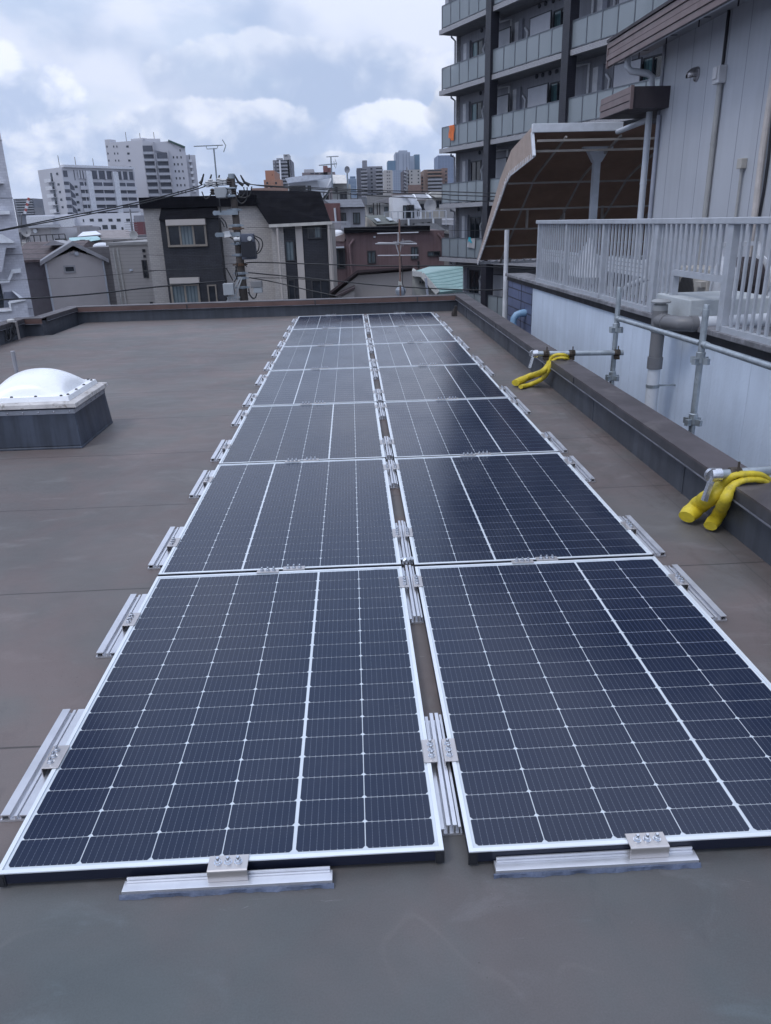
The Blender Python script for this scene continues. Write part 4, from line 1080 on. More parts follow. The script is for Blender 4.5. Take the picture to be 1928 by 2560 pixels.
# --- brick house with black roofs
BEI = mat('beige_small_tile', (.45, .42, .40), .7, var=.05, nscale=.4, pattern=('tile', .19, .085, .008), col2=(.31, .29, .28))
BEP = mat('beige_plaster', (.44, .405, .385), .8, var=.05, nscale=.6)
DBR = mat('dark_brick', (.024, .025, .034), .65, var=.3, nscale=1.5, pattern=('tile', .24, .07, .009), col2=(.010, .010, .014))
BRF = mat('black_shingle', (.006, .006, .009), .9, var=.3, nscale=1.2, pattern=('h', .20, .02), col2=(.003, .003, .004), spec=.12)
Y = 36.0
a = P(2, 62, 615, Y); b = P(2, 1595, 725, Y)
h = thing('brick_house', 'beige and dark brick house with black mansard roofs behind the utility pole', 'house', ((a.x+b.x)/2, Y, GZ))
zt = P(2, 60, 612, Y).z
xl, xr = a.x, P(2, 1108, 760, Y).x
mb = MB(); mb.box(xl, xr, Y+.6, Y+9, GZ, zt); mb.build('wall', BEI, h)
x0, x1 = P(2, 228, 760, Y-.1).x, P(2, 690, 690, Y-.1).x; zbay = P(2, 450, 692, Y-.1).z
mb = MB(); mb.box(x0, x1, Y-.1, Y+.599, GZ, zbay); mb.build('brick_bay', DBR, h)
ppoly(h, 'bay_roof', 2, [(215, 706, Y-.25), (690, 682, Y-.25), (672, 560, Y+.75), (240, 580, Y+.75)], BRF, (0, .25, 0))
zr = P(2, 1350, 738, Y-.3).z
xs = [P(2, q, 900, Y-.3).x for q in (1122, 1220, 1315, 1370, 1570)]; xs.append(P(2, 1598, 760, Y-.3).x)
for i, m in enumerate((BEI, DBR, BEP, DBR, BEP)):
    mb = MB(); yy = Y-.3+(0.0 if m is not DBR else .06); mb.box(xs[i]+.001, xs[i+1]-.001, yy, Y+9, GZ, zr); mb.build('wing_wall' if m is not DBR else 'brick_panel', m, h)
mb = MB(); tp = P(2, 60, 525, Y+.4); mb.box(xl-.08, P(2, 985, 500, Y+.4).x, Y+.35, Y+9.2, zt+.001, tp.z); mb.build('flat_roof', BRF, h)
ppoly(h, 'mansard_roof', 2, [(1100, 748, Y-.45), (1592, 722, Y-.45), (1506, 475, Y+1.3), (855, 464, Y+1.3), (855, 572, Y+.55), (980, 563, Y+.55)], BRF, (0, .5, 0))
mb = MB(); p0, p1 = P(2, 1098, 752, Y-.55), P(2, 1604, 727, Y-.55); mb.bar(p0, p1, .14, .13); mb.build('gutter', mat('cream_gutter', (.5, .48, .45), .5), h)
ptube(h, 'downpipe', 2, [(1163, 755, Y-.55), (1208, 1340, Y-.55), (1262, 2300, Y-.55)], .055, BEP)
ptube(h, 'downpipe', 2, [(1575, 740, Y-.55), (1612, 1260, Y-.55), (1650, 2000, Y-.55)], .05, BEP)
window(h, 2, (283, 735, 600, 918), Y-.1, WFB, (DARKW, CURT, DARKW), .09, sill=True); pbox(h, 'shutter_box', 2, (268, 698, 585, 745), Y-.34, Y-.101, BEP)
window(h, 2, (322, 1215, 552, 1500), Y-.1, WFB, (CURT, CURT), .09); pbox(h, 'shutter_box', 2, (300, 1168, 536, 1212), Y-.34, Y-.101, BEP)
window(h, 2, (612, 1222, 685, 1420), Y-.1, WFB, (DARKW,), .06)
window(h, 2, (1228, 868, 1303, 1035), Y-.24, WFD, (CURT,), .05); window(h, 2, (1405, 752, 1520, 855), Y-.24, WFD, (DARKW, CURT), .06); window(h, 2, (1440, 1180, 1592, 1400), Y-.24, WFD, (DARKW, DARKW), .06)
window(h, 2, (1255, 1180, 1310, 1400), Y-.24, WFD, (DARKW,), .05)

# --- house of beige horizontal siding and its neighbour with the gable
HSD = mat('beige_h_siding', (.47, .435, .41), .75, var=.05, nscale=.5, pattern=('h', .17, .014), col2=(.30, .275, .26)); HSS = mat('taupe_siding', (.20, .185, .185), .75, var=.06, pattern=('h', .19, .015), col2=(.13, .12, .12))
r = building('siding_house', 'beige house of horizontal siding beside the brick house', 1, 905, 1300, 1040, 39.5, 8, HSD, 'house')
x0, x1, zt, Y, D = INFO[r]
mb = MB(); mb.box(P(1, 680, 1050, 41).x, x0-.001, 41.5, 49, GZ, zt-.1); mb.build('side_wall', HSS, r)
mb = MB(); mb.box(x0-.1, x1, Y-.1, Y+8.2, zt+.001, zt+.14); mb.build('roof_edge', mat('beige_trim', (.40, .38, .36), .6), r)
for px in (940, 975): ptube(r, 'downpipe', 1, [(px, 1065, Y-.1), (px+82, 1560, Y-.1), (px+130, 1900, Y-.1)], .05, mat('cream_gutter'))
window(r, 1, (1188, 1075, 1212, 1100), Y, WFD, (DARKW,), .03); window(r, 1, (1196, 1122, 1216, 1146), Y, WFD, (DARKW,), .03); window(r, 1, (1190, 1165, 1232, 1315), Y, WFD, (DARKW,), .05)
pbox(r, 'vent', 1, (1078, 1240, 1105, 1258), Y-.1, Y-.001, WHP); pbox(r, 'vent', 1, (1250, 1515, 1272, 1540), Y-.1, Y-.001, WFD)
GBL = mat('pinkish_stucco', (.57, .525, .515), .85, var=.05, nscale=.8, bump=.5, bscale=14); GTR = mat('grey_trim', (.37, .36, .375), .6)
o_ = at(z(1, 385, 1180), 'y', 40.5); G = Fr(o_.x, 40.5, rad(20))
def gp(x, y, v=0.0): return G.on(z(1, x, y), 'y', v)
a, b, ap = gp(385, 1180), gp(850, 1150), gp(608, 1045)
gh = thing('gabled_house', 'small pinkish stucco house with a gable and one slit window', 'house', (o_.x, 40.5, GZ), G.rot)
ze = (a.z+b.z)/2
mb = G.mb(); mb.prism([(a.x, 0, GZ), (b.x, 0, GZ), (b.x, 0, ze), (ap.x, 0, ap.z-.25), (a.x, 0, ze)], (0, 7, 0)); mb.build('wall', GBL, gh)
mb = G.mb()
for s_, e in ((-1, a), (1, b)):
    q = Vector((e.x+s_*.30, -.3, ze-.20)); t_ = Vector((ap.x, -.3, ap.z)); mb.prism([q, t_, t_+Vector((0, 0, .22)), q+Vector((0, 0, .2))], (0, 7.6, 0))
mb.build('roof', GTR, gh)
p0, p1 = gp(527, 1212), gp(634, 1270)
mb = G.mb(); mb.box(p0.x, p1.x, -.06, -.001, p1.z, p1.z+.08); mb.box(p0.x, p1.x, -.06, -.001, p0.z-.08, p0.z); mb.box(p0.x, p0.x+.08, -.06, -.001, p1.z+.08, p0.z-.08); mb.box(p1.x-.08, p1.x, -.06, -.001, p1.z+.08, p0.z-.08); o = mb.build('window', GTR, gh)
mb = G.mb(); mb.box(p0.x+.08, p1.x-.08, -.03, -.001, p1.z+.08, p0.z-.08); mb.build('pane', DARKW, o)
for xx in (a.x-.05, b.x+.02): mb = G.mb(); mb.tube([(xx, -.08, ze-.1), (xx, -.08, GZ)], .05, 8); mb.build('downpipe', WHP, gh, smooth=True)
p0, p1 = gp(625, 1105), gp(652, 1122); mb = G.mb(); mb.lathe(((p0.x+p1.x)/2, 0, (p0.z+p1.z)/2), [(.12, 0), (.12, -.08), (.05, -.13)], 12, 'y'); mb.build('vent', WHP, gh, smooth=True)
p0, p1 = gp(577, 1095), gp(622, 1118); mb = G.mb(); mb.box(p0.x, p1.x, -.06, -.001, p1.z, p1.z+.05); mb.box(p0.x, p0.x+.05, -.0599, -.001, p1.z+.05, p0.z); mb.build('bracket', GTR, gh)
DKS = mat('dark_taupe_wall', (.17, .155, .17), .8, var=.06); BTL = mat('brown_tiles', (.115, .085, .085), .7, var=.25, pattern=('h', .22, .035), col2=(.05, .038, .04))
Y = 43.0
r = building('tiled_roof_house', 'dark taupe house with a brown tiled roof beside the gabled house', 1, 60, 520, 1178, Y, 7, DKS, 'house')
x0, x1, zt, _, D = INFO[r]
zt2 = P(1, 300, 1015, Y+2.6).z; xR = P(1, 690, 1040, Y+2).x
mb = MB(); mb.prism([(x0, Y-.4, zt-.02), (x0, Y-.4, zt+.10), (x0, Y+3.2, zt2), (x0, Y+7.4, zt+.10), (x0, Y+7.4, zt-.02)], (xR-x0, 0, 0)); mb.build('roof', BTL, r)
g = [P(1, 355, 1045, Y+1.0), P(1, 445, 1002, Y+1.0), P(1, 580, 1040, Y+1.0)]
mb = MB(); mb.prism(g, (0, 1.5, 0)); mb.build('roof_gable', GTR, r)

# --- white tiled tower block at the left edge
WTL = mat('white_wall_tile', (.58, .58, .63), .55, var=.04, nscale=.4, pattern=('tile', .20, .10, .008), col2=(.47, .47, .52)); WPL = mat('white_trim', (.76, .77, .80), .6)
o_ = at(z('g', 230, 1350), 'y', 33.0); TW = Fr(o_.x, 33.0, rad(25))
tw = thing('tiled_tower', 'white tiled tower block cut off by the left edge of the view', 'building', (o_.x, 33.0, GZ), TW.rot)
mb = TW.mb(); mb.box(-16, 0, 0, 9, GZ, 30); mb.build('wall', WTL, tw)
for (yy, x_) in ((200, 20), (770, 130), (1325, 225), (1860, 330)):
    q = TW.on(z('g', x_, yy), 'y', 0); mb = TW.mb(); mb.box(-16, .012, -.012, 9, q.z-.02, q.z+.02); mb.build('joint_band', mat('joint_grey', (.28, .28, .31), .7), tw)
def bal(k, pts, m, name, Y0=0.0, th=1.5):
    mb = TW.mb(); mb.prism([TW.on(z(k, x, y), 'y', Y0) for x, y in pts], (0, th, 0)); return mb.build(name, m, tw)
bal('g', [(-200, 1335), (-200, 1215), (155, 1205), (165, 1260), (60, 1262), (20, 1500), (-200, 1520)], WTL, 'balcony', 0-.9, .9)
bal('g', [(-200, 1640), (-200, 1590), (75, 1575), (115, 1478), (205, 1468), (207, 1505), (128, 1515), (92, 1605), (-200, 1625)], WPL, 'balcony_ledge', 0-.35, .35)
bal('g', [(-200, 1110), (15, 1130), (20, 1128), (150, 1205), (130, 1213), (-200, 1218)], WPL, 'balcony_rail', 0-1.0, .1)
bal('g', [(-200, 940), (-200, 905), (95, 895), (97, 930)], WPL, 'balcony_ledge', 0-.3, .3); bal('g', [(-200, 625), (-200, 605), (0, 600), (15, 615), (40, 618), (40, 625)], WPL, 'balcony_ledge', 0-.3, .3)
bal('g', [(-200, 1905), (100, 1870), (100, 1800), (255, 1770), (275, 1860), (300, 2030), (-200, 2060)], WTL, 'balcony', 0-1.2, 1.2)
bal('g', [(-200, 1895), (105, 1872), (78, 1800), (255, 1768), (258, 1780), (105, 1812), (118, 1886), (-200, 1912)], WPL, 'balcony_rail', 0-1.3, .099)
bal('g', [(120, 1692), (135, 1690), (230, 1760), (205, 1770)], WPL, 'stair_rail', 0-.6, .6)
bal('g', [(-200, 1890), (-200, 1640), (8, 1618), (40, 1790), (40, 1868)], DARKW, 'opening', 0-.03, .03)
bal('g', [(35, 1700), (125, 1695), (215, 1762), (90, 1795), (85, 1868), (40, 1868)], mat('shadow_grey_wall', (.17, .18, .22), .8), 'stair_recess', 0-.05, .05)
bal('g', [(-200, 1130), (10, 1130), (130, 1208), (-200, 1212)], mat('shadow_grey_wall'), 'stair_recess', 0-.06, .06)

# --- reddish brown house, cream house, green roof (right of the brick house)
MRN = mat('maroon_stucco', (.19, .125, .13), .85, var=.07, nscale=.5, bump=.3, bscale=10, streak=.15)
Y = 48.0
r = building('maroon_house', 'long reddish brown stucco house with small white framed windows', 'h', 195, 1275, 85, Y, 9, MRN, 'house')
x0, x1, zt, _, D = INFO[r]
zl_, zr_ = P('h', 200, 100, Y).z, P('h', 1235, 45, Y).z
mb = MB(); mb.prism([(x0-.1, Y-.3, zt), (x0-.1, Y-.3, zt+.30), (x1-.9, Y-.3, zt+.30), (x1-.9, Y-.3, zt)], (0, 9, 0)); mb.build('roof_edge', BRF, r)
ppoly(r, 'side_slope', 'h', [(20, 160, Y+.2), (200, 100, Y+.2), (180, 190, Y+.2), (20, 190, Y+.2)], mat('tan_wall', (.26, .20, .19), .8), (0, 4, 0))
mb = MB(); a = P('h', 20, 190, Y+.3); mb.box(a.x-.5, x0, Y+.3, Y+6, GZ, a.z); mb.build('wall', MRN, r)
window(r, 'h', (432, 290, 525, 435), Y, WFD, (CURT, CURT), .08); window(r, 'h', (908, 248, 990, 388), Y, WFD, (CURT, CURT), .08); window(r, 'h', (1090, 297, 1230, 355), Y, WFD, (CURT, DARKW), .06)
window(r, 'h', (45, 270, 190, 490), Y+.3, WFD, (CURT, DARKW), .1)
ptube(r, 'downpipe', 'h', [(285, 165, Y-.12), (240, 235, Y-.12), (265, 560, Y-.12), (285, 800, Y-.12)], .085, mat('brown_pipe', (.21, .14, .145), .5))
ptube(r, 'downpipe', 'h', [(1205, 105, Y-.12), (1275, 195, Y-.12), (1290, 400, Y-.12)], .085, mat('brown_pipe'))
pbox(r, 'awning', 'h', (40, 250, 178, 265), Y-.4, Y+.29, WHP)
ptube(r, 'flue', 'h', [(995, 490, Y-.4), (992, 408, Y-.4)], .07, WFD)
pbox(r, 'vent', 'h', (500, 132, 522, 150), Y-.15, Y-.001, WHP)
CRM = mat('cream_render', (.29, .265, .255), .85, var=.05, nscale=.6); DBT = mat('dark_brown_trim', (.035, .022, .025), .6)
Y = 32.0
q0 = P('h', 335, 530, Y); q1 = P('h', 925, 480, Y)
ch = thing('gambrel_house', 'cream house with dark brown roof edge below the maroon house', 'house', (q0.x+3, Y, GZ))
mb = MB(); mb.prism([P('h', 335, 560, Y), P('h', 925, 515, Y), P('h', 925, 1200, Y), P('h', 335, 1200, Y)], (0, 4.6, -1.6)); mb.build('wall', CRM, ch)
mb = MB(); mb.prism([P('h', 90, 760, Y-.02), P('h', 335, 560, Y-.02), P('h', 334, 1200, Y-.02), P('h', 90, 1200, Y-.02)], (0, 4.5, -1.6)); mb.build('slope_wall', CRM, ch)
mb = MB(); e = [P('h', 30, 760, Y-.3), P('h', 320, 535, Y-.3), P('h', 930, 480, Y-.3), P('h', 930, 466, Y-.3), P('h', 322, 505, Y-.3), P('h', 10, 745, Y-.3)]
mb.prism(e[:2]+e[4:], (0, 5.0, -1.6)); mb.build('roof_slope', DBT, ch)
mb = MB(); mb.prism([e[1], e[2], e[3], e[4]], (0, 5.0, -1.6)); mb.build('roof_edge', DBT, ch)
mb = MB(); mb.prism([P('h', 80, 790, Y-1.2), P('h', 295, 690, Y-1.2), P('h', 298, 712, Y-1.2), P('h', 100, 812, Y-1.2)], (0, 1.1, 0)); mb.build('lower_roof', DBT, ch)
mb = MB(); mb.prism([P('h', 110, 815, Y-1.1), P('h', 290, 722, Y-1.1), P('h', 300, 1100, Y-1.1), P('h', 110, 1100, Y-1.1)], (0, 1.0, 0)); mb.build('lower_wall', CRM, ch)
GRN = mat('green_corrugated', (.32, .47, .46), .55, var=.10, nscale=1.2, pattern=('h', .11, .03), col2=(.16, .28, .28))
Y = 34.0
gr = thing('green_roof_house', 'cream house under a pale green ridged metal roof', 'house', (P('h', 1150, 600, Y).x, Y, GZ))
mb = MB(); mb.prism([P('h', 918, 545, Y), P('h', 1040, 555, Y), P('h', 1200, 740, Y), P('h', 1210, 1000, Y), P('h', 918, 1000, Y)], (0, 5, 0)); mb.build('wall', mat('cream_pale', (.42, .42, .40), .8), gr)
mb = MB(); mb.prism([P('h', 1040, 545, Y-.25), P('h', 1212, 748, Y-.6), P('h', 1480, 712, Y-.6), P('h', 1480, 455, Y+4.2), P('h', 1110, 465, Y+4.2)], (0, .1, -.12)); mb.build('roof', GRN, gr)
mb = MB(); mb.prism([P('h', 918, 525, Y-.3), P('h', 1040, 545, Y-.26), P('h', 1110, 466, Y+4.1), P('h', 1030, 492, Y+3)], (0, .1, -.12)); mb.build('roof_hip', GRN, gr)
mb = MB(); p_ = [P('h', 918, 540, Y-.35), P('h', 1030, 552, Y-.35), P('h', 1205, 755, Y-.65)]
for a, b in zip(p_[:-1], p_[1:]): mb.bar(a, b, .1, .22)
mb.build('bargeboard', mat('pale_board', (.5, .5, .49), .7), gr)
mb = MB(); mb.box(P('h', 1215, 760, Y).x, P('h', 1480, 760, Y).x, Y+.2, Y+5, GZ, P('h', 1300, 735, Y+.2).z-.35); mb.build('side_wall', mat('cream_pale'), gr)
for x in (1005, 1035): pbox(gr, 'vent', 'h', (x, 622, x+18, 648), Y-.15, Y-.001, WFD)
o = ptube(None, 'pole', 'h', [(1072, 590, 30), (1090, 760, 30), (1120, 1100, 30)], .05, mat('grey_downspout')); tag(o, 'short grey post in front of the green roofed house', 'pole')

# --- middle distance houses
def simple(name, label, k, xa, xb, yt, Y, D, col, cat='house', **kw):
    m = mat('render_%d' % int(1e6*(col[0]+col[1]*3.1+col[2]*7.7)), col, .8, var=.06, nscale=.4, streak=.12); return building(name, label, k, xa, xb, yt, Y, D, m, cat, **kw)
def wins(par_, k, rects, Y, fm=WFD, panes=(CURT,), fw=.06):
    for r_ in rects: window(par_, k, r_, Y, fm, panes, fw)
GRF = mat('grey_slate_roof', (.115, .12, .14), .7, var=.15, pattern=('h', .25, .03), col2=(.07, .072, .085)); WRAIL = mat('white_rail', (.45, .47, .52), .5)
r = simple('maroon_block', 'narrow maroon wall block rising behind the black mansard roof', 'e', 880, 1130, 820, 56, 7, (.17, .085, .085), 'building')
ptube(r, 'downpipe', 'e', [(1052, 890, 55.9), (1070, 1100, 55.9)], .07, WHP)
r = simple('white_house', 'white house with two tall windows and a grey slate roof', 'e', 1125, 1500, 870, 57, 8, (.52, .52, .56)); x0, x1, zt, Y, D = INFO[r]
mb = MB(); mb.prism([P('e', 1060, 880, Y-.5), P('e', 1500, 872, Y-.5), P('e', 1450, 758, Y+4), P('e', 890, 768, Y+4)], (0, .2, -.05)); mb.build('roof', GRF, r)
window(r, 'e', (1140, 962, 1225, 1150), Y, WFD, (DARKW, CURT), .07); window(r, 'e', (1325, 958, 1432, 1130), Y, WFD, (CURT, CURT), .07)
br = thing('balcony_rail', 'white barred balcony rail in front of the white house', 'railing', P('e', 1150, 1215, 52))
a, b = P('e', 1010, 1100, 52), P('e', 1275, 1098, 52); zlo = P('e', 1150, 1215, 52).z
mb = MB(); mb.bar(a, b, .07, .09); mb.box(a.x, b.x, 52, 52.04, zlo, zlo+.08); mb.box(a.x, b.x, 52.05, 55, zlo-.2, zlo-.001); mb.build('top_rail', WRAIL, br)
n = 16
for i in range(n+1):
    x = a.x+(b.x-a.x)*i/n; mb = MB(); mb.box(x-.025, x+.025, 51.99, 52.03, zlo+.08, a.z+(b.z-a.z)*i/n-.05); mb.build('bar', WRAIL, br)
sk2 = thing('skylight', 'small far white dome skylight beside the white barred balcony rail', 'skylight', P('h', 100, 95, 49)); c = P('h', 100, 105, 49.0)
mb = MB(); mb.lathe(c, [(.45, -.15), (.45, 0), (.38, .11), (.25, .19), (.05, .22)], 16); mb.build('dome', DOME, sk2, smooth=True)
mb = MB(); mb.box(c.x-.5, c.x+.5, c.y-.5, c.y+.5, GZ+6, c.z-.15); mb.build('curb', GTR, sk2)

WHM = mat('white_panel_cladding', (.60, .62, .66), .5, var=.04, nscale=.3); Y = 72.0
a, b = P('e', 320, 445, Y), P('e', 1215, 400, Y)
wh = thing('modern_house', 'big white house with sloped parapets and an antenna on its roof', 'house', (P('e', 760, 600, Y).x, Y, GZ))
ppoly(wh, 'wall', 'e', [(355, 520, Y), (790, 478, Y), (1005, 400, Y+1), (1010, 470, Y), (870, 740, Y), (870, 1400, Y), (380, 1400, Y)], WHM, (0, 8, 0))
ppoly(wh, 'upper_parapet', 'e', [(315, 445, Y-.6), (620, 405, Y-.6), (1005, 395, Y-.6), (1005, 440, Y-.6), (790, 472, Y-.6), (350, 522, Y-.6)], mat('white_cladding_blue', (.56, .60, .68), .45), (0, .55, 0))
ppoly(wh, 'cream_wing', 'e', [(1018, 530, Y+.5), (1235, 525, Y+.5), (1290, 545, Y+.5), (1300, 1300, Y+.5), (1025, 1300, Y+.5)], mat('cream_pale'), (0, 8, 0))
ppoly(wh, 'wing_roof', 'e', [(1018, 528, Y-.2), (1240, 525, Y-.2), (1212, 398, Y+2.5), (1010, 395, Y+2.5)], mat('warm_white', (.55, .53, .50), .6), (0, .2, 0))
ppoly(wh, 'slanted_buttress', 'e', [(870, 735, Y-.3), (885, 735, Y-.3), (1022, 540, Y-.3), (1015, 450, Y-.3)], WHM, (0, .25, 0))
window(wh, 'e', (375, 560, 622, 640), Y, WFD, (DARKW, DARKW), .1); window(wh, 'e', (650, 558, 702, 640), Y, WFD, (CURT,), .08)
window(wh, 'e', (1062, 580, 1098, 660), Y+.5, WFD, (DARKW,), .06); window(wh, 'e', (1130, 648, 1238, 760), Y+.5, WFD, (DARKW, DARKW), .1)
rr = thing('roof_terrace_rail', 'dark open rail of the terrace in front of the big white house', 'railing', P('e', 1100, 760, 70))
mb = MB(); a, b = P('e', 890, 662, 70), P('e', 1390, 668, 70); mb.bar(a, b, .06, .06); mb.build('top_rail', WFD, rr)
for i in range(6):
    q = a+(b-a)*i/5; mb = MB(); mb.box(q.x-.04, q.x+.04, 69.97, 70.03, q.z-2.2, q.z-.03); mb.build('post', WFD, rr)
r = simple('terrace_block', 'low grey block carrying the dark terrace rail', 'e', 880, 1500, 772, 69, 2, (.20, .20, .22), 'building')
TUD = mat('tudor_white', (.50, .49, .48), .8); Y = 78.0
r = building('timbered_house', 'white half timbered house with dark beams and a dark roof', 'f', 275, 640, 790, Y, 8, TUD, 'house')
for px in (380, 428, 460): 
    x0, x1, z0, z1 = prect('f', (px, 765, px+12, 920), Y); mb = MB(); mb.box(x0, x1, Y-.06, Y-.001, z0, z1); mb.build('beam', DBT, r)
ppoly(r, 'roof', 'f', [(262, 790, Y-.6), (420, 750, Y-.6), (580, 770, Y-.6), (640, 800, Y-.6), (640, 690, Y+4), (400, 740, Y+4)], mat('dark_tile_roof', (.055, .05, .055), .8), (0, .3, 0))
wins(r, 'f', [(325, 825, 375, 900), (525, 815, 580, 890)], Y)
Y = 62.0
r = building('skylit_house', 'cream house with a mossy grey roof and two roof windows', 'f', 440, 710, 1045, Y, 6, mat('cream_render2', (.40, .37, .32), .8), 'house')
ppoly(r, 'roof', 'f', [(430, 1045, Y-.4), (712, 1030, Y-.4), (520, 918, Y+5), (275, 930, Y+5)], mat('mossy_roof', (.10, .11, .10), .8, var=.2, pattern=('h', .2, .03), col2=(.06, .065, .06)), (0, .2, -.1))
for q in ([(430, 1018), (478, 1012), (440, 980), (393, 985)], [(590, 1008), (638, 1002), (595, 970), (548, 975)]):
    mb = MB(); yy = [Y+.55, Y+.55, Y+2.4, Y+2.4]
    mb.prism([P('f', x, y, w_)+Vector((0, -.08, .05)) for (x, y), w_ in zip(q, yy)], (0, .03, .06)); o = mb.build('roof_window', mat('pale_metal', (.38, .42, .46), .35, .3), r)
ppoly(r, 'gable_wall', 'f', [(278, 945, Y+4), (435, 1050, Y+.1), (440, 1400, Y+.1), (280, 1400, Y+4)], mat('cream_render2'), (.05, .2, 0))
Y = 70.0
wm = thing('white_villa', 'bright white villa with a sloping side and dark slatted window', 'house', (P('f', 800, 900, Y).x, Y, GZ))
BWH = mat('bright_white', (.78, .79, .82), .5, var=.02)
ppoly(wm, 'wall', 'f', [(635, 672, Y), (760, 668, Y), (840, 705, Y), (960, 740, Y), (1012, 838, Y), (1015, 1300, Y), (645, 1300, Y)], BWH, (0, 7, 0))
ppoly(wm, 'roof_slope', 'f', [(740, 668, Y-.15), (905, 660, Y-.15), (1012, 838, Y-.15), (920, 840, Y-.15), (830, 705, Y-.15)], mat('white_sheet', (.72, .74, .80), .35), (0, .14, 0))
window(wm, 'f', (768, 795, 915, 970), Y-.16, WFD, (CURT, DARKW, CURT), .07); window(wm, 'f', (955, 858, 985, 942), Y-.02, WFD, (DARKW,), .05)
x0, x1, z0, z1 = prect('f', (822, 790, 918, 850), Y-.5); mb = MB()
for k in range(5): mb.box(x0+(x1-x0)*k/5, x0+(x1-x0)*k/5+.06, Y-.7, Y-.24, z0, z1)
mb.build('slats', WFD, wm)
tr = thing('terrace_rail', 'long white wire terrace rail in front of the bright white villa', 'railing', P('f', 900, 965, 66))
a, b = P('f', 525, 885, 66), P('f', 1330, 862, 66); mb = MB(); mb.bar(a, b, .06, .06); mb.bar(a+Vector((0, 0, -.55)), b+Vector((0, 0, -.55)), .03, .03); mb.bar(a+Vector((0, 0, -1.1)), b+Vector((0, 0, -1.1)), .04, .04); mb.build('rails', WRAIL, tr)
for i in range(10):
    q = a+(b-a)*i/9; mb = MB(); mb.box(q.x-.04, q.x+.04, 65.97, 66.03, q.z-1.2, q.z-.03); mb.build('post', WRAIL, tr)
r = simple('terrace_house', 'flat grey house below the long wire terrace rail', 'f', 740, 1275, 975, 65, 5, (.17, .175, .19)); wins(r, 'f', [(790, 1035, 820, 1090), (895, 1030, 920, 1050), (1010, 1018, 1040, 1032), (1085, 1015, 1125, 1030)], 65)
for px in (840, 1162): ptube(r, 'downpipe', 'f', [(px, 970, 64.9), (px+5, 1090, 64.9)], .08, WHP)
Y = 60.0
r = simple('hip_roof_house', 'house with a dark hipped tile roof behind the maroon house', 'f', 880, 1400, 1130, Y, 8, (.30, .29, .28))
ppoly(r, 'roof', 'f', [(800, 1100, Y-.5), (1415, 1175, Y-.5), (1190, 1030, Y+4), (960, 1032, Y+4)], mat('dark_hip_tiles', (.022, .022, .026), .6, pattern=('h', .22, .04), col2=(.012, .012, .015)), (0, .3, -.05))
r = simple('pale_roof_house', 'pale grey house with a light slate roof near the balcony block', 'f', 1160, 1520, 985, 74, 6, (.36, .36, .38)); ppoly(r, 'roof', 'f', [(1180, 1040, 73.4), (1530, 1055, 73.4), (1530, 968, 77), (1270, 968, 77)], mat('light_slate', (.24, .245, .27), .7), (0, .2, 0))
r = simple('grey_cube', 'plain grey rooftop box beside the end of the balcony block', 'f', 1412, 1516, 1055, 56, 2, (.16, .17, .20), 'building')
r = simple('grey_lean_house', 'grey house with a slanted glass roof right of the white villa', 'f', 975, 1150, 735, 76, 6, (.33, .32, .30)); ppoly(r, 'roof', 'f', [(940, 720, 75.5), (1150, 712, 75.5), (1075, 650, 79), (905, 655, 79)], mat('light_slate'), (0, .2, 0)); window(r, 'f', (990, 775, 1075, 860), 76, WFD, (DARKW, DARKW), .08)
for (x0, y0, x1, y1) in ((905, 655, 940, 722), (1070, 650, 1138, 708)): ptube(r, 'verge', 'f', [(x0, y0, 78.9), (x1, y1, 75.3)], .10, BWH)
r = simple('far_cream_house', 'cream house with a white verge at the left end of the balconies', 'f', 1140, 1300, 690, 84, 6, (.38, .36, .33)); ppoly(r, 'roof', 'f', [(1110, 655, 83.5), (1140, 622, 83.5), (1300, 625, 83.5), (1300, 690, 83.5), (1200, 695, 83.5)], mat('warm_white'), (0, 6, 0)); window(r, 'f', (1195, 730, 1290, 830), 84, WFD, (DARKW, DARKW), .1)
dsh = thing('dish_antenna', 'large grey dish antenna seen from behind right of the white villa', 'antenna', P('f', 1122, 860, 68)); c = P('f', 1122, 805, 68.0)
mb = MB(); mb.lathe(c, [(.02, .0), (.25, -.03), (.52, -.12), (.53, -.11), (.25, -.02), (.02, .02)], 20, 'y'); mb.build('dish', mat('dish_grey', (.36, .36, .37), .5), dsh, smooth=True)
mb = MB(); mb.tube([c+Vector((0, .1, 0)), c+Vector((0, .2, -2.4))], .07, 8); mb.build('mast', mat('grey_downspout'), dsh)

# left middle distance
r = simple('balcony_flat', 'white upper flat with a black railed roof terrace left of the power lines', 'g', 180, 500, 1070, 62, 6, (.42, .41, .43)); Y = 62
window(r, 'g', (190, 1108, 285, 1178), Y, WFD, (DARKW, DARKW), .07); ppoly(r, 'roof', 'g', [(180, 1072, Y-.5), (515, 1058, Y-.5), (505, 1030, Y+2), (200, 1040, Y+2)], GRF, (0, 2, 0))
mb = MB()
a, b = P('g', 270, 1142, 60), P('g', 640, 1125, 60); mb.bar(a, b, .06, .06); mb.build('terrace_rail', WFD, r)
for i in range(7):
    q = a+(b-a)*i/6; mb = MB(); mb.box(q.x-.03, q.x+.03, 59.97, 60.03, q.z-1.3, q.z-.03); mb.build('rail_post', WFD, r)
mb = MB(); c0 = P('g', 350, 1095, Y-.2); mb.lathe(c0, [(.15, -.1), (.15, .1)], 14, 'y'); mb.build('fan_cover', WHP, r)
mb = MB(); q = P('g', 300, 1200, 59); mb.box(q.x-3, q.x+7.5, 59, 62, q.z-1.2, q.z-.05); mb.build('terrace_floor', mat('beige_trim'), r)
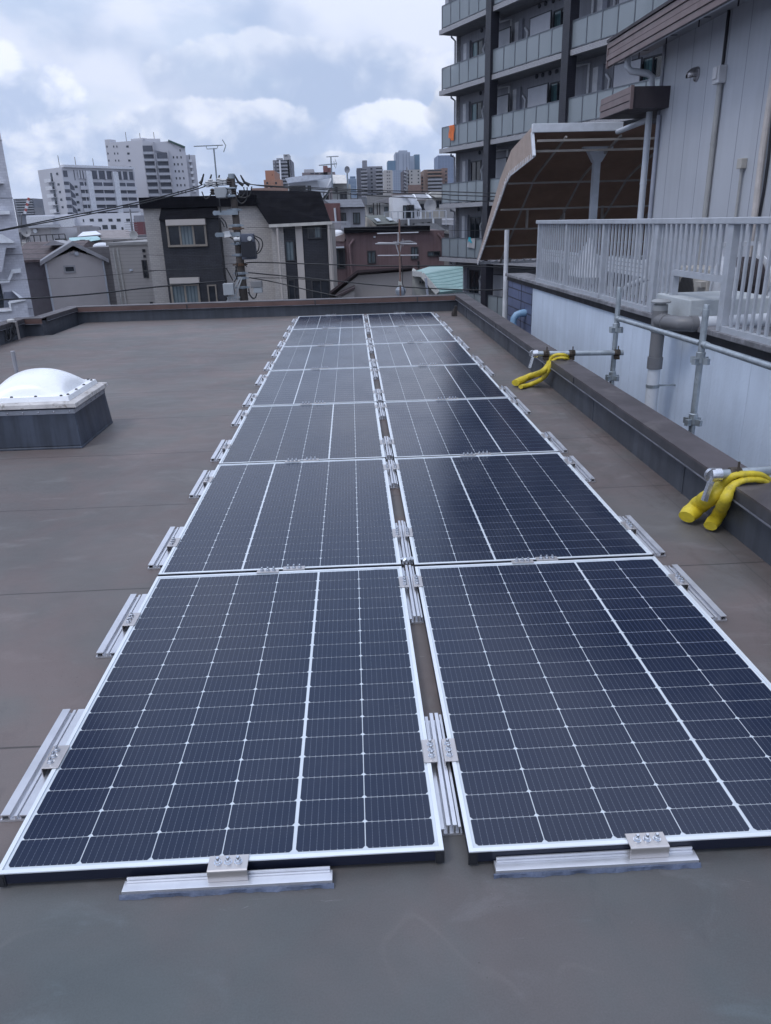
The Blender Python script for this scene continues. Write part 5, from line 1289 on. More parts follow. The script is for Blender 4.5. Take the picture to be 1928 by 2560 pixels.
for px in (545, 600):
    x0, x1, z0, z1 = prect('g', (px, 1170, px+45, 1215), 60.6); mb = MB(); mb.box(x0, x1, 60.6, 61, z0-.1, z1); o = mb.build('outdoor_unit', WFD, None); tag(o, 'dark outdoor unit on the black railed roof terrace, %s one' % ('left' if px == 545 else 'right'), 'air conditioner', 'outdoor units on the roof terrace')
dd = thing('dish_antenna', 'white dish antenna on a tripod by the white tiled tower', 'antenna', P('g', 262, 1190, 56)); c = P('g', 262, 1100, 56)
mb = MB(); mb.lathe(c, [(.02, 0), (.2, -.03), (.35, -.1), (.36, -.09), (.2, -.015), (.02, .02)], 18, 'y'); mb.build('dish', mat('dish_grey'), dd, smooth=True)
for s in (-.5, 0, .5): mb = MB(); mb.tube([c, c+Vector((s, .1, -2.2))], .04, 6); mb.build('leg', WFR, dd)
mb = MB(); mb.tube([c+Vector((-.7, .3, -1)), P('g', 212, 930, 56)], .04, 6); mb.build('mast', WFR, dd)
Y = 58
r = simple('turquoise_roof_house', 'low house with a pale turquoise roof left of the brick house', 'd', 420, 1060, 1015, Y, 6, (.22, .21, .215)); mb = MB()
ppoly(r, 'roof', 'd', [(360, 1065, Y-.4), (640, 1020, Y-.4), (640, 1005, Y-.2), (610, 985, Y+3), (350, 1000, Y+3)], mat('turquoise_sheet', (.33, .52, .54), .5), (0, .2, 0)); window(r, 'd', (455, 1018, 505, 1045), Y, WFD, (DARKW,), .06); window(r, 'd', (770, 1030, 890, 1060), Y, WFD, (DARKW, DARKW), .06)
r = simple('white_roof_house', 'grey house under a bright white sheet roof left of the brick house', 'd', 390, 1000, 985, 66, 5, (.20, .19, .20)); ppoly(r, 'roof', 'd', [(425, 990, 65.5), (650, 968, 65.5), (600, 935, 69), (480, 945, 69)], mat('white_sheet'), (0, .2, 0)); ppoly(r, 'roof', 'd', [(650, 1005, 64.9), (1000, 1000, 64.9), (900, 925, 69), (620, 930, 69)], mat('taupe_roof', (.22, .195, .195), .7), (0, .2, 0))
r = simple('brick_gable', 'strip of red brown wall between the white complex and the brick house', 'd', 960, 1045, 850, 90, 6, (.16, .06, .07), 'building')
ds3 = thing('dish_antenna', 'white dish antenna on a thin mast just left of the brick house', 'antenna', P('d', 965, 1030, 45)); c = P('d', 965, 975, 45)
mb = MB(); mb.lathe(c, [(.02, 0), (.13, -.02), (.23, -.07), (.24, -.06), (.13, -.01), (.02, .02)], 18, 'y'); mb.build('dish', mat('dish_white', (.5, .5, .48), .5), ds3, smooth=True)
ptube(ds3, 'mast', 'd', [(968, 1045, 45.2), (928, 730, 45.2)], .035, WFR)
mb = MB(); q = P('d', 940, 905, 45.2)
for k in range(6): mb.bar(q+Vector((-.35, 0, .28-k*.12)), q+Vector((.35, 0, .28-k*.12)), .02, .02)
mb.bar(q+Vector((0, 0, .3)), q+Vector((0, 0, -.4)), .03, .03); mb.build('aerial', WFR, ds3)
s3 = thing('skylight', 'flat white dome skylight on the roof of the beige siding house', 'skylight', P('d', 665, 1070, 44)); c = P('d', 665, 1072, 44)
mb = MB(); mb.lathe(c, [(.5, -.1), (.5, 0), (.4, .08), (.2, .14), (.05, .15)], 16); mb.build('dome', DOME, s3, smooth=True); mb = MB(); mb.box(c.x-.55, c.x+.55, c.y-.55, c.y+.55, c.z-.5, c.z-.1); mb.build('curb', GTR, s3)
# ------------------------------------------------------------------ distant blocks
def farbox(r, name, k, xa, xb, yt, Y, D, m, zb=GZ):
    a, b = P(k, xa, yt, Y), P(k, xb, yt, Y); mb = MB(); mb.box(a.x, b.x, Y, Y+D, zb, (a.z+b.z)/2); return mb.build(name, m, r)
FARW = mat('far_window', (.03, .035, .045), .15); FARW2 = mat('far_window_blue', (.05, .08, .12), .15)
def fwin(r, k, xs, ys, w_, h_, Y, m=FARW, dxy=0.0, mesh={}):
    """one small window per place, sharing one mesh"""
    p0 = P(k, xs[0], ys[0], Y); p1 = P(k, xs[0]+w_, ys[0]+h_, Y); W_, H_ = abs(p1.x-p0.x), abs(p0.z-p1.z)
    for x in xs:
        bx = P(k, x, ys[0], Y).x
        for y in ys:
            zz = P(k, x, y, Y).z; mb = MB(); mb.box(bx, bx+W_, Y-.06, Y-.002, zz-H_, zz); mb.build('window', m, r)
def fbal(r, k, xa, xb, ys, hb, hd, Y, m, dm=FARW, prot=1.2):
    """balconies: ys are the tops of the parapets, hb parapet height and hd opening height in the photograph's pixels"""
    x0, x1 = P(k, xa, ys[0], Y).x, P(k, xb, ys[0], Y).x; xm = (xa+xb)/2
    H_ = P(k, xm, ys[0], Y).z-P(k, xm, ys[0]+hb, Y).z; Q_ = P(k, xm, ys[0]-hd, Y).z-P(k, xm, ys[0], Y).z
    for y in ys:
        zz = P(k, xm, y, Y).z; mb = MB(); mb.box(x0, x1, Y-prot, Y-prot+.15, zz-H_, zz); mb.box(x0, x1, Y-prot+.1501, Y-.003, zz-H_, zz-H_+.2); mb.build('balcony', m, r)
        mb = MB(); mb.box(x0+.1, x1-.1, Y-.1, Y-.003, zz-.3, zz+Q_); mb.build('window', dm, r)
def far(name, label, k, xa, xb, yt, Y, D, col, cat='building', **kw):
    m = mat('far_%d' % int(1e6*(col[0]+col[1]*3.1+col[2]*7.7)), col, .75, var=.04, nscale=.05, **kw); r = building(name, label, k, xa, xb, yt, Y, D, m, cat); return r
def rng(a, d_, n): return [a+d_*i for i in range(n)]
# white seven storey block: its corner faces us
WCX = mat('white_complex', (.47, .47, .51), .75, var=.03, nscale=.03); WCD = mat('complex_opening', (.07, .075, .10), .6); WCL = mat('complex_pier', (.58, .59, .63), .7)
o_ = P('d', 276, 332, 258.0); B = Fr(o_.x, 258.0, rad(46))
w7 = thing('white_gallery_block', 'white seven storey block with open galleries and a zigzag outside stair', 'building', (o_.x, 258.0, GZ), B.rot)
def b7(x, y, ax='y', v=0.0): return B.on(z('d', x, y), ax, v)
xe = b7(962, 378).x; ztop = o_.z; yl = b7(52, 356, 'x', 0).y
mb = B.mb(); mb.box(0, xe, 0, yl, GZ, ztop); mb.build('wall', WCX, w7)
mb = B.mb(); mb.box(.5, xe, -.8, 2, ztop+.001, ztop+.7); mb.build('roof_edge', WCL, w7)
bays = [(b7(452, 490).x, b7(530, 490).x), (b7(556, 490).x, b7(778, 490).x), (b7(802, 490).x, b7(972, 490).x)]
rowz = [(b7(600, 365+0).z, b7(600, 445).z)]+[(b7(600, 475+70*i).z, b7(600, 512+70*i).z) for i in range(5)]
for (s0, s1) in bays:
    for j, (z1_, z0_) in enumerate(rowz):
        mb = B.mb(); mb.box(s0, s1, -.08, -.004, z0_, z1_); mb.build('gallery_opening', WCD, w7)
        if j == 0:
            nfin = max(3, int((s1-s0)/3))
            mb = B.mb()
            for i in range(nfin+1):
                s = s0+(s1-s0)*i/nfin; mb.box(s-.25, s+.25, -.5, -.085, z0_, z1_)
            mb.build('fins', WCX, w7)
        else:
            mb = B.mb(); mb.box(s0-.2, s1+.2, -.9, -.085, z0_-1.12, z0_+.03); mb.build('gallery_parapet', WCX, w7)
            nn = max(2, int((s1-s0)/4)); mb = B.mb()
            for i in range(1, nn):
                s = s0+(s1-s0)*i/nn; mb.box(s-.12, s+.12, -.2, -.085, z0_+.06, z1_)
            mb.build('gallery_posts', WCL, w7)
for s in (b7(538, 490).x, b7(787, 490).x): mb = B.mb(); mb.box(s-.9, s+.9, -1.2, -.001, GZ, ztop-1); mb.build('pier', WCL, w7)
for i in range(5):
    p0, p1 = b7(300+9*i, 468+73*i), b7(352+9*i, 500+73*i); mb = B.mb(); mb.box(p0.x, p1.x, -.08, -.004, p1.z, p0.z); mb.build('stair_opening', WCD, w7)
    q0, q1 = b7(352+9*i, 470+73*i), b7(400+9*i, 520+73*i); mb = B.mb(); mb.prism([(q0.x, -.08, q0.z), (q1.x, -.08, q1.z), (q1.x, -.08, q1.z-1.0), (q0.x, -.08, q0.z-2.2)], (0, .076, 0)); mb.build('stair_opening', WCD, w7)
    r0, r1 = b7(402+9*i, 505+73*i), b7(432+9*i, 530+73*i); mb = B.mb(); mb.box(r0.x, r1.x, -.1, -.004, r1.z, r0.z); mb.build('window', FARW, w7)
p0, p1 = b7(290, 362), b7(340, 425); mb = B.mb(); mb.box(p0.x, p1.x, -.08, -.004, p1.z, p0.z); mb.build('stair_opening', WCD, w7)
p0, p1 = b7(390, 358), b7(412, 455); mb = B.mb(); mb.box(p0.x, p1.x, -.08, -.004, p1.z, p0.z); mb.build('stair_opening', WCD, w7)
for i in range(5):
    a, b = b7(150+13*i, 445+72*i, 'x', 0), b7(215+13*i, 475+72*i, 'x', 0); mb = B.mb(); mb.box(-1.3, -1.1, b.y, a.y, b.z, a.z); mb.box(-1.0999, -.001, b.y, a.y, b.z, b.z+.2); mb.build('balcony', WCL, w7)
    mb = B.mb(); mb.box(-.08, -.004, b.y+.8, a.y-2.2, a.z-1, a.z+1.6); mb.build('window', FARW, w7)
    a, b = b7(228+13*i, 385+(100+72*(i-1) if i else 0), 'x', 0), b7(250+13*i, 405+(100+72*(i-1) if i else 0), 'x', 0); mb = B.mb(); mb.box(-.08, -.004, b.y, a.y, b.z, a.z); mb.build('window', FARW, w7)
for x, y0, y1 in ((262, 330, 222), (418, 330, 236), (588, 345, 250)):
    p = b7(x, y0, 'y', 3.0); mb = B.mb(); mb.tube([(p.x, 3, ztop), (p.x, 3, B.on(z('d', x, y1), 'y', 3.0).z)], .12, 5); mb.build('lightning_rod', WFR, w7)
# fourteen storey white block behind it
o_ = P('d', 1042, 75, 292.0); C1 = Fr(o_.x, 292.0, rad(-25)); C2 = Fr(o_.x, 292.0, rad(14))
w14 = thing('white_stepped_block', 'tall white block with stepped balconies and a sloping green edged roof', 'building', (o_.x, 292.0, GZ))
WC2 = mat('white_block_tall', (.45, .45, .49), .75, var=.03, nscale=.03)
def c1(x, y): return C1.on(z('d', x, y), 'y', 0)
def c2(x, y): return C2.on(z('d', x, y), 'y', 0)
x0 = c1(690, 100).x
mb = C1.mb(); mb.box(x0, 0, 0, 10, GZ, o_.z); mb.build('wall', WC2, w14)
def t14(xa, xb, yt, y0=0.0, d_=12): 
    a, b = c2(xa, yt), c2(xb, yt); mb = C2.mb(); mb.box(a.x, b.x, y0, d_, GZ, (a.z+b.z)/2); mb.build('wall', WC2, w14)
t14(1042, 1160, 140); t14(1160.5, 1290, 195); t14(1290.5, 1455, 195, .01); t14(1455.5, 1548, 212, 2.0)
a = [c2(1160, 95), c2(1290, 85), c2(1450, 150), c2(1455, 195), c2(1160, 195)]
mb = C2.mb(); mb.prism([(p.x, .6, p.z) for p in a], (0, 10, 0)); mb.build('roof_storey', WC2, w14)
mb = C2.mb(); mb.bar((a[1].x, .4, a[1].z+.2), (a[2].x, .4, a[2].z+.2), .6, .8, (0, 1, 0)); mb.build('green_edge', mat('dark_green_edge', (.02, .06, .05), .6), w14)
a = [c2(1045, 75), c2(1160, 105), c2(1170, 145), c2(1300, 180), c2(1290, 200), c2(1045, 150)]
mb = C2.mb(); mb.prism([(p.x, .02, p.z) for p in a], (0, 8, 0)); mb.build('stepped_parapet', WC2, w14)
for x, y, h_ in ((712, 70, 30), (960, 62, 14), (1100, 62, 14)):
    p = C1.on(z('d', x, y), 'y', 3) if x < 1040 else C2.on(z('d', x, y), 'y', 3)
    fr = C1 if x < 1040 else C2; mb = fr.mb(); mb.box(p.x-1.2, p.x+(4 if x > 900 else 1.2), 3, 6, o_.z-.5, p.z); mb.build('roof_hut', WC2, w14)
for (xs, w_) in ((704, 13), (768, 12), (798, 12), (892, 24)):
    for i in range(7):
        p, q = c1(xs+9*i, 128+66*i), c1(xs+9*i+w_, 146+66*i); mb = C1.mb(); mb.box(p.x, q.x, -.07, -.004, q.z, p.z); mb.build('window', FARW, w14)
for (xa, xb, n0) in ((1048, 1155, 0), (1172, 1285, 1)):
    for i in range(n0, 8):
        p, q = c2(xa+9*i, 188+66*i), c2(xb+9*i, 212+66*i); mb = C2.mb(); mb.box(p.x, q.x, -1.3, -1.15, q.z, p.z); mb.box(p.x, q.x, -1.1499, -.004, q.z, q.z+.25); mb.build('balcony', mat('balcony_pale', (.34, .35, .39), .6), w14)
        mb = C2.mb(); mb.box(p.x+.2, q.x-.2, -.08, -.004, p.z-.6, p.z+2.0); mb.build('window', WCD, w14)
        mb = C2.mb(); mb.box(q.x-.15, q.x+.15, -1.4, -.004, q.z, q.z+3.9); mb.build('balcony_fin', WC2, w14)
for (xs, w_, n0) in ((1332, 16, 0), (1366, 16, 0), (1404, 14, -1)):
    for i in range(n0, 6):
        p, q = c2(xs+9*i, 228+66*i), c2(xs+9*i+w_, 250+66*i); mb = C2.mb(); mb.box(p.x, q.x, -.07, .009, q.z, p.z); mb.build('window', FARW, w14)
for i in range(6):
    p, q = C2.on(z('d', 1484+8*i, 262+56*i), 'y', 2), C2.on(z('d', 1514+8*i, 285+56*i), 'y', 2); mb = C2.mb(); mb.box(p.x, q.x, .8, 1.0, q.z, p.z); mb.box(p.x, q.x, 1.0001, 1.997, q.z, q.z+.2); mb.build('balcony', WCL, w14)
    mb = C2.mb(); mb.box(p.x+.2, q.x-.6, 1.93, 1.997, p.z-.3, p.z+1.8); mb.build('window', FARW, w14)
for x, y0, y1 in ((884, 70, 0), (1018, 70, 10), (1150, 95, 0)):
    fr = C1 if x < 1040 else C2; p = fr.on(z('d', x, y1), 'y', 4); mb = fr.mb(); mb.tube([(p.x, 4, o_.z-1), (p.x, 4, p.z)], .12, 5); mb.build('lightning_rod', WFR, w14)
# podium in front of both
r = far('white_podium', 'long low white building in front of the white blocks', 'd', -60, 1030, 775, 225, 15, (.58, .59, .64)); Y = 225
fwin(r, 'd', [545, 625, 722, 800, 890, 962], [820], 42, 26, Y); fwin(r, 'd', [480], [825], 16, 26, Y); fwin(r, 'd', [395, 412], [838], 6, 10, Y)
fwin(r, 'd', [575, 630, 845], [900], 24, 26, Y); fwin(r, 'd', [665, 745], [880], 55, 38, Y)
farbox(r, 'lower_front', 'd', 385, 540, 885, 222, 2.9, mat('podium_grey', (.30, .29, .31), .8)); farbox(r, 'band', 'd', -60, 185, 800, 223, 1.9, WCL)
farbox(r, 'stair_block', 'd', 270, 390, 795, 223, 1.99, mat('podium_white', (.55, .56, .60), .8))
r = far('dark_slab_block', 'dark grey slab block far behind a red and white crane', 'g', 128, 330, 775, 420, 20, (.15, .155, .185))
fbal(r, 'g', 155, 325, rng(796, 25, 6), 8, 12, 420, mat('balcony_pale'), FARW); farbox(r, 'lower_wing', 'g', 335, 415, 862, 415, 15, mat('wing_grey', (.17, .175, .20), .8))
cr = thing('crane_mast', 'leaning red and white crane mast before the dark slab block', 'crane', P('g', 250, 920, 400))
pts = [P('g', 246, 925, 400), P('g', 286, 768, 400)]
for i in range(6):
    a = pts[0]+(pts[1]-pts[0])*i/6; b = pts[0]+(pts[1]-pts[0])*(i+1)/6; mb = MB(); mb.bar(a, b-(b-a)*.002, .9 if i % 2 else 1.2, .9, (0, 1, 0)); mb.build('boom_section', mat('crane_red', (.35, .05, .04), .5) if i % 2 else WCL, cr)
# right-hand skyline
r = far('orange_block', 'orange brown stepped block left of the grey slab with a roof hut', 'e', 15, 150, 332, 190, 15, (.33, .165, .11)); farbox(r, 'lower_wing', 'e', -5, 255, 470, 185, 4.9, mat('orange_wing', (.33, .175, .12), .8)); fwin(r, 'e', [35, 165], [505], 30, 30, 185); fwin(r, 'e', [120], [390], 10, 18, 190); fwin(r, 'e', [20, 90, 180], [580], 40, 14, 185)
r = far('grey_slab_tower', 'grey slab tower with eight balconies and a white stripe', 'e', 130, 375, 178, 300, 18, (.155, .155, .18)); fbal(r, 'e', 185, 350, rng(200, 52, 9), 26, 20, 300, mat('balcony_grey', (.27, .275, .31), .7), FARW); farbox(r, 'stair_head', 'e', 288, 372, 92, 300, 8, mat('head_grey', (.36, .36, .38), .8)); fwin(r, 'e', [305], [108], 45, 14, 300)
farbox(r, 'side_wall', 'e', 352, 400, 170, 301, 16, mat('side_grey', (.13, .13, .16), .8)); farbox(r, 'roof_rail', 'e', 185, 275, 150, 302, 2, mat('balcony_grey'))
fwin(r, 'e', [140], rng(200, 52, 9), 20, 28, 299.9, mat('balcony_pale')); ptube(r, 'white_stripe', 'e', [(235, 180, 298), (262, 620, 298)], .28, BWH, 5)
r = far('maroon_roof_block', 'flat brown roofed block with a maroon stair head behind the big white house', 'e', 565, 1055, 360, 240, 15, (.19, .16, .17)); farbox(r, 'stair_head', 'e', 878, 942, 262, 240, 6, mat('maroon_head', (.20, .09, .085), .8)); farbox(r, 'stair_head', 'e', 942.5, 995, 292, 240.5, 6, mat('maroon_head')); farbox(r, 'roof_hut', 'e', 595, 738, 315, 243, 6, mat('hut_grey', (.38, .38, .41), .8)); fwin(r, 'e', [690, 760, 840], [372], 55, 14, 240)
r = far('striped_glass_tower', 'blue and white striped rounded tower beside the dish antenna', 'f', 55, 162, 450, 720, 25, (.30, .36, .45)); fwin(r, 'f', [57], rng(462, 17, 15), 103, 8, 720, mat('tower_blue_band', (.06, .11, .19), .3)); farbox(r, 'crown', 'f', 78, 150, 420, 722, 18, mat('tower_blue_band'))
GR2 = (.20, .205, .235)
r = far('grey_stepped_block', 'large grey block with stacked corner balconies and a stair head', 'f', 245, 500, 290, 215, 16, GR2); Y = 215
farbox(r, 'stair_head', 'f', 240, 300, 212, 216, 6, mat('block_head', (.21, .215, .245), .8)); farbox(r, 'left_wing', 'f', 165, 244.5, 312, 220, 12, mat('block_dark', (.13, .135, .165), .8))
fbal(r, 'f', 412, 505, rng(330, 48, 8), 24, 20, Y, mat('balcony_grey'), FARW); fbal(r, 'f', 218, 300, rng(348, 46, 8), 22, 18, Y-.5, mat('balcony_grey'), FARW, 1.6); fwin(r, 'f', [345], rng(312, 48, 8), 26, 20, Y)
r = far('beige_plain_block', 'pale beige narrow block with pairs of small windows', 'f', 517, 632, 340, 250, 14, (.42, .40, .39)); fwin(r, 'f', [556, 584], rng(356, 43, 7), 18, 14, 250, mat('far_window_soft', (.12, .11, .12), .3))
r = far('blue_slim_tower', 'dark blue glass tower left of the tallest tower', 'f', 572, 672, 215, 1000, 30, (.05, .12, .20)); fwin(r, 'f', [580, 625], rng(225, 16, 9), 36, 8, 1000, mat('glass_blue', (.07, .16, .26), .2)); 
r = far('tallest_tower', 'tallest pale grey blue residential tower on the skyline', 'f', 672, 862, 105, 1000, 40, (.28, .31, .38)); farbox(r, 'crown', 'f', 715, 825, 82, 1005, 30, mat('crown_blue', (.27, .30, .37), .7)); fwin(r, 'f', [676, 698, 764, 806, 842], rng(125, 13, 19), 13, 7, 999.9, mat('tower_glass', (.13, .15, .21), .3))
r = far('teal_glass_tower', 'dark teal glass tower right of the tallest tower', 'f', 918, 986, 135, 1050, 30, (.03, .10, .16)); farbox(r, 'pale_wing', 'f', 862, 917, 155, 1040, 25, mat('pale_wing', (.27, .31, .38), .6)); fwin(r, 'f', [925, 955], rng(150, 16, 11), 24, 7, 1050, mat('glass_blue'))
r = far('pale_blue_block', 'pale blue grey block below the tallest tower', 'f', 640, 775, 340, 520, 30, (.26, .30, .38)); fwin(r, 'f', rng(650, 25, 5), rng(352, 22, 12), 12, 10, 520, mat('glass_soft', (.16, .20, .28), .3))
r = far('open_stair_block', 'pale block with a dark open zigzag stair on its left side', 'f', 850, 998, 332, 190, 14, (.35, .345, .34)); Y = 190
farbox(r, 'stair_tower', 'f', 772, 849.5, 340, 191, 10, mat('stair_dark', (.10, .09, .11), .8)); farbox(r, 'brown_base', 'f', 845, 1000, 530, 187, 2.9, mat('brown_base', (.19, .125, .11), .8))
for i in range(6): ptube(r, 'stair_flight', 'f', [(778, 365+46*i, 190.5), (838, 392+46*i, 190.5)], .35, mat('block_head'), 4)
fwin(r, 'f', [872, 960], rng(348, 47, 4), 18, 16, Y); ptube(r, 'aerial', 'f', [(820, 640, 170), (822, 300, 170)], .12, WFR, 5)
r = far('brown_balcony_block', 'brown block with rows of dark balconies near the right block', 'f', 1045, 1275, 330, 205, 16, (.20, .14, .115)); Y = 205
fbal(r, 'f', 1085, 1275, rng(358, 47, 2), 20, 22, Y, mat('brown_balc', (.25, .165, .13), .8), FARW); fbal(r, 'f', 1090, 1275, rng(452, 47, 4), 24, 18, Y, mat('balcony_grey'), FARW); farbox(r, 'right_wing', 'f', 1275.5, 1350, 312, 207, 12, mat('brown_wing', (.21, .14, .12), .8)); fwin(r, 'f', [1318], rng(345, 47, 6), 22, 22, 207)
farbox(r, 'left_wing', 'f', 1000, 1044.5, 410, 208, 12, mat('brown_wing')); fwin(r, 'f', [1008], rng(428, 45, 5), 26, 18, 208)
r = far('blue_grey_tower', 'tall blue grey tower close left of the balcony block', 'f', 1222, 1430, 145, 900, 40, (.15, .19, .29)); fwin(r, 'f', rng(1228, 42, 5), rng(155, 17, 17), 34, 7, 900, mat('tower_glass2', (.09, .12, .19), .3))
r = far('white_office_tower', 'whitish tower showing beside the end of the glass balconies', 'f', 1400, 1560, 300, 1100, 30, (.50, .55, .64)); fwin(r, 'f', rng(1406, 16, 7), rng(315, 16, 11), 7, 7, 1100, mat('glass_soft')); farbox(r, 'blue_annex', 'f', 1450, 1520, 410, 1090, 9, mat('tower_glass2')); farbox(r, 'roof_hut', 'f', 1440, 1500, 285, 1105, 10, WCL)
# low roofs that fill the distance between the houses and the towers
for i, (k, xa, xb, yt, Y, col, lab) in enumerate([('f', -40, 300, 700, 120, (.16, .17, .19), 'low dark grey roof block left of the grey stepped block'), ('f', 300, 700, 660, 150, (.24, .235, .235), 'low grey flat roof between the beige block and the timbered house'), ('f', 640, 1120, 632, 135, (.21, .18, .18), 'low brownish flat block behind the white villa'),
        ('f', 1100, 1560, 640, 140, (.28, .28, .29), 'low pale flat block left of the balconies'), ('e', -200, 400, 590, 130, (.26, .17, .14), 'low orange brown flat roof behind the black mansard'), ('d', 960, 1700, 780, 170, (.24, .24, .27), 'low grey flat block behind the brick house'), ('d', -300, 450, 905, 100, (.30, .29, .31), 'low pale flat block below the white podium'), ('f', 100, 1600, 1000, 86, (.16, .16, .17), 'low dark flat block behind the roofs of the middle houses')]):
    simple('flat_block', lab, k, xa, xb, yt, Y, 8, col, 'building')

# ------------------------------------------------------------------ utility pole, antennas, cables
YP = 29.0
POLE = mat('pole_concrete', (.070, .058, .052), .8, var=.25, nscale=4, stain=(5, .55, (.05, .04, .04), .6)); PMET = mat('pole_metal', (.27, .31, .35), .5, .4, var=.15); PBOX = mat('pole_box', (.34, .36, .38), .6, var=.06)
CBL = mat('black_cable', (.008, .009, .012), .5); PORC = mat('porcelain', (.52, .53, .54), .3); TRF = mat('transformer_blue_grey', (.085, .095, .13), .5)
def c(x, y, Y_=YP): return P('c', x, y, Y_)
pb = c(700, 2110); up_ = thing('utility_pole', 'brown concrete utility pole crowded with transformers and boxes', 'utility pole', (pb.x, YP, GZ))
t0 = c(498, 110); tb = c(700, 2110); ex = tb+(tb-t0)*((GZ-tb.z)/(tb.z-t0.z))
mb = MB(); mb.tube([ex, tb, t0], [.19, .165, .112], 14); mb.build('shaft', POLE, up_, smooth=True)
mb = MB(); mb.lathe(t0, [(.125, -.12), (.125, .03), (.1, .05)], 14); mb.build('cap', PMET, up_)
def cbox(x0, y0, x1, y1, Y0, d_, name, m, bevel=.02): return pbox(up_, name, 'c', (x0, y0, x1, y1), Y0, Y0+d_, m, bevel)
# switch gear: octagonal case and bushings
pts = [(222, 300), (400, 295), (425, 380), (405, 470), (260, 475), (222, 390)]; mb = MB(); mb.prism([c(*p, YP-.35) for p in pts], (0, .6, 0)); mb.build('switch_case', PBOX, up_, bevel=.03)
cbox(425, 300, 560, 330, YP-.25, .4, 'switch_bracket', PMET); cbox(420, 420, 560, 460, YP-.2, .3, 'switch_bracket', PMET)
for x, y in ((120, 245), (220, 240), (170, 215), (300, 200), (330, 215), (390, 215), (455, 205), (200, 370), (480, 355), (520, 350)):
    q = c(x, y, YP-.1); mb = MB(); mb.lathe(q, [(.05, -.12), (.10, -.10), (.06, -.06), (.11, -.03), (.06, .01), (.10, .05), (.04, .10)], 10); mb.build('insulator', PORC if (x+y) % 3 else POLE, up_, smooth=True)
mb = MB(); mb.bar(c(60, 270), c(560, 240), .09, .10); mb.build('crossarm', PMET, up_)
for x, y in ((60, 90), (182, 100), (308, 110), (440, 140), (545, 110), (640, 110)):
    s = -1 if x < 400 else 1
    q0, q1, q2 = c(x, y), c(x-30*(1 if s < 0 else -2), y+110), c(x-60 if s < 0 else x+140, y+160); mb = MB(); mb.tube([q0, q1, q2], [.025, .045, .07], 7); mb.build('cable_end', CBL, up_, smooth=True)
for ya, yb, xa, xb in ((690, 730, 220, 600), (1030, 1080, 255, 640)):
    mb = MB(); mb.bar(c(xa, (ya+yb)/2, YP-.2), c(xb, (ya+yb)/2-8, YP-.2), .07, .15); q = c(xa+20, (ya+yb)/2, YP-.2); mb.lathe(q, [(.085, -.05), (.085, .05)], 10, 'y'); mb.build('bracket_arm', PMET, up_)
for x, y in ((400, 1000), (440, 995)):
    q = c(x, y, YP-.35); q2 = c(x+25, y+90, YP-.35); mb = MB(); mb.tube([q, q+(q2-q)*.5, q2], [.09, .07, .10], 10); mb.build('fuse_cutout', PORC, up_, smooth=True)
pts = [(628, 1040), (835, 1035), (885, 1395), (880, 1440), (665, 1450)]; mb = MB(); mb.prism([c(*p, YP-.55) for p in pts], (0, .5, 0)); o = mb.build('transformer', TRF, up_, bevel=.02)
mb = MB()
for i in range(11):
    a = c(652+i*20, 1165, YP-.70); b = c(680+i*19.6, 1405, YP-.70); mb.bar(a, b, .045, .14, (0, 1, 0))
mb.build('cooling_fins', mat('fin_dark', (.012, .013, .020), .5), o)
for x, y in ((605, 1125), (790, 1118)): mb = MB(); q = c(x, y, YP-.6); mb.lathe(q, [(.07, -.16), (.09, -.08), (.07, 0), (.09, .06)], 10, 'x' if x < 700 else 'y'); mb.build('insulator', PORC, up_, smooth=True)
cbox(365, 1825, 530, 2010, YP-.5, .35, 'junction_box', PBOX); cbox(795, 1790, 975, 1890, YP-.4, .35, 'closure', mat('closure_grey', (.20, .20, .205), .6)); cbox(845, 1885, 980, 1975, YP-.38, .3, 'closure', PBOX)
for y in (640, 880, 930, 1165, 1345, 1500, 1640, 1720, 1870):
    q = t0+(tb-t0)*((y-110)/2000); mb = MB(); mb.lathe(q, [(.175, -.05), (.18, -.03), (.18, .03), (.175, .05)], 14)
    mb.bar(q+Vector((-.28, -.1, 0)), q+Vector((.28, -.1, 0)), .05, .05); mb.build('pole_band', PMET if y % 3 else mat('rust_band', (.10, .06, .04), .8), up_)
mb = MB(); mb.bar(c(640, 1720, YP-.3), c(420, 2120, YP-.3), .05, .05); mb.bar(c(665, 1730, YP-.3), c(520, 2120, YP-.3), .05, .05)
for k in range(5): mb.bar(c(430+k*45, 2030, YP-.35), c(470+k*40, 2130, YP-.35), .035, .035); mb.bar(c(470+k*40, 2030, YP-.35), c(420+k*45, 2130, YP-.35), .035, .035)
mb.build('lattice_bracket', PBOX, up_)
def sag(name, pts, r_, n=7):
    P_ = []
    for i in range(len(pts)-1):
        p0, p1, p2, p3 = pts[max(0, i-1)], pts[i], pts[i+1], pts[min(len(pts)-1, i+2)]
        for s in range(5):
            u = s/5; P_.append(.5*((2*p1)+(p2-p0)*u+(2*p0-5*p1+4*p2-p3)*u*u+(3*p1-p0-3*p2+p3)*u**3))
    P_.append(pts[-1]); mb = MB(); mb.tube(P_, r_, n); return mb
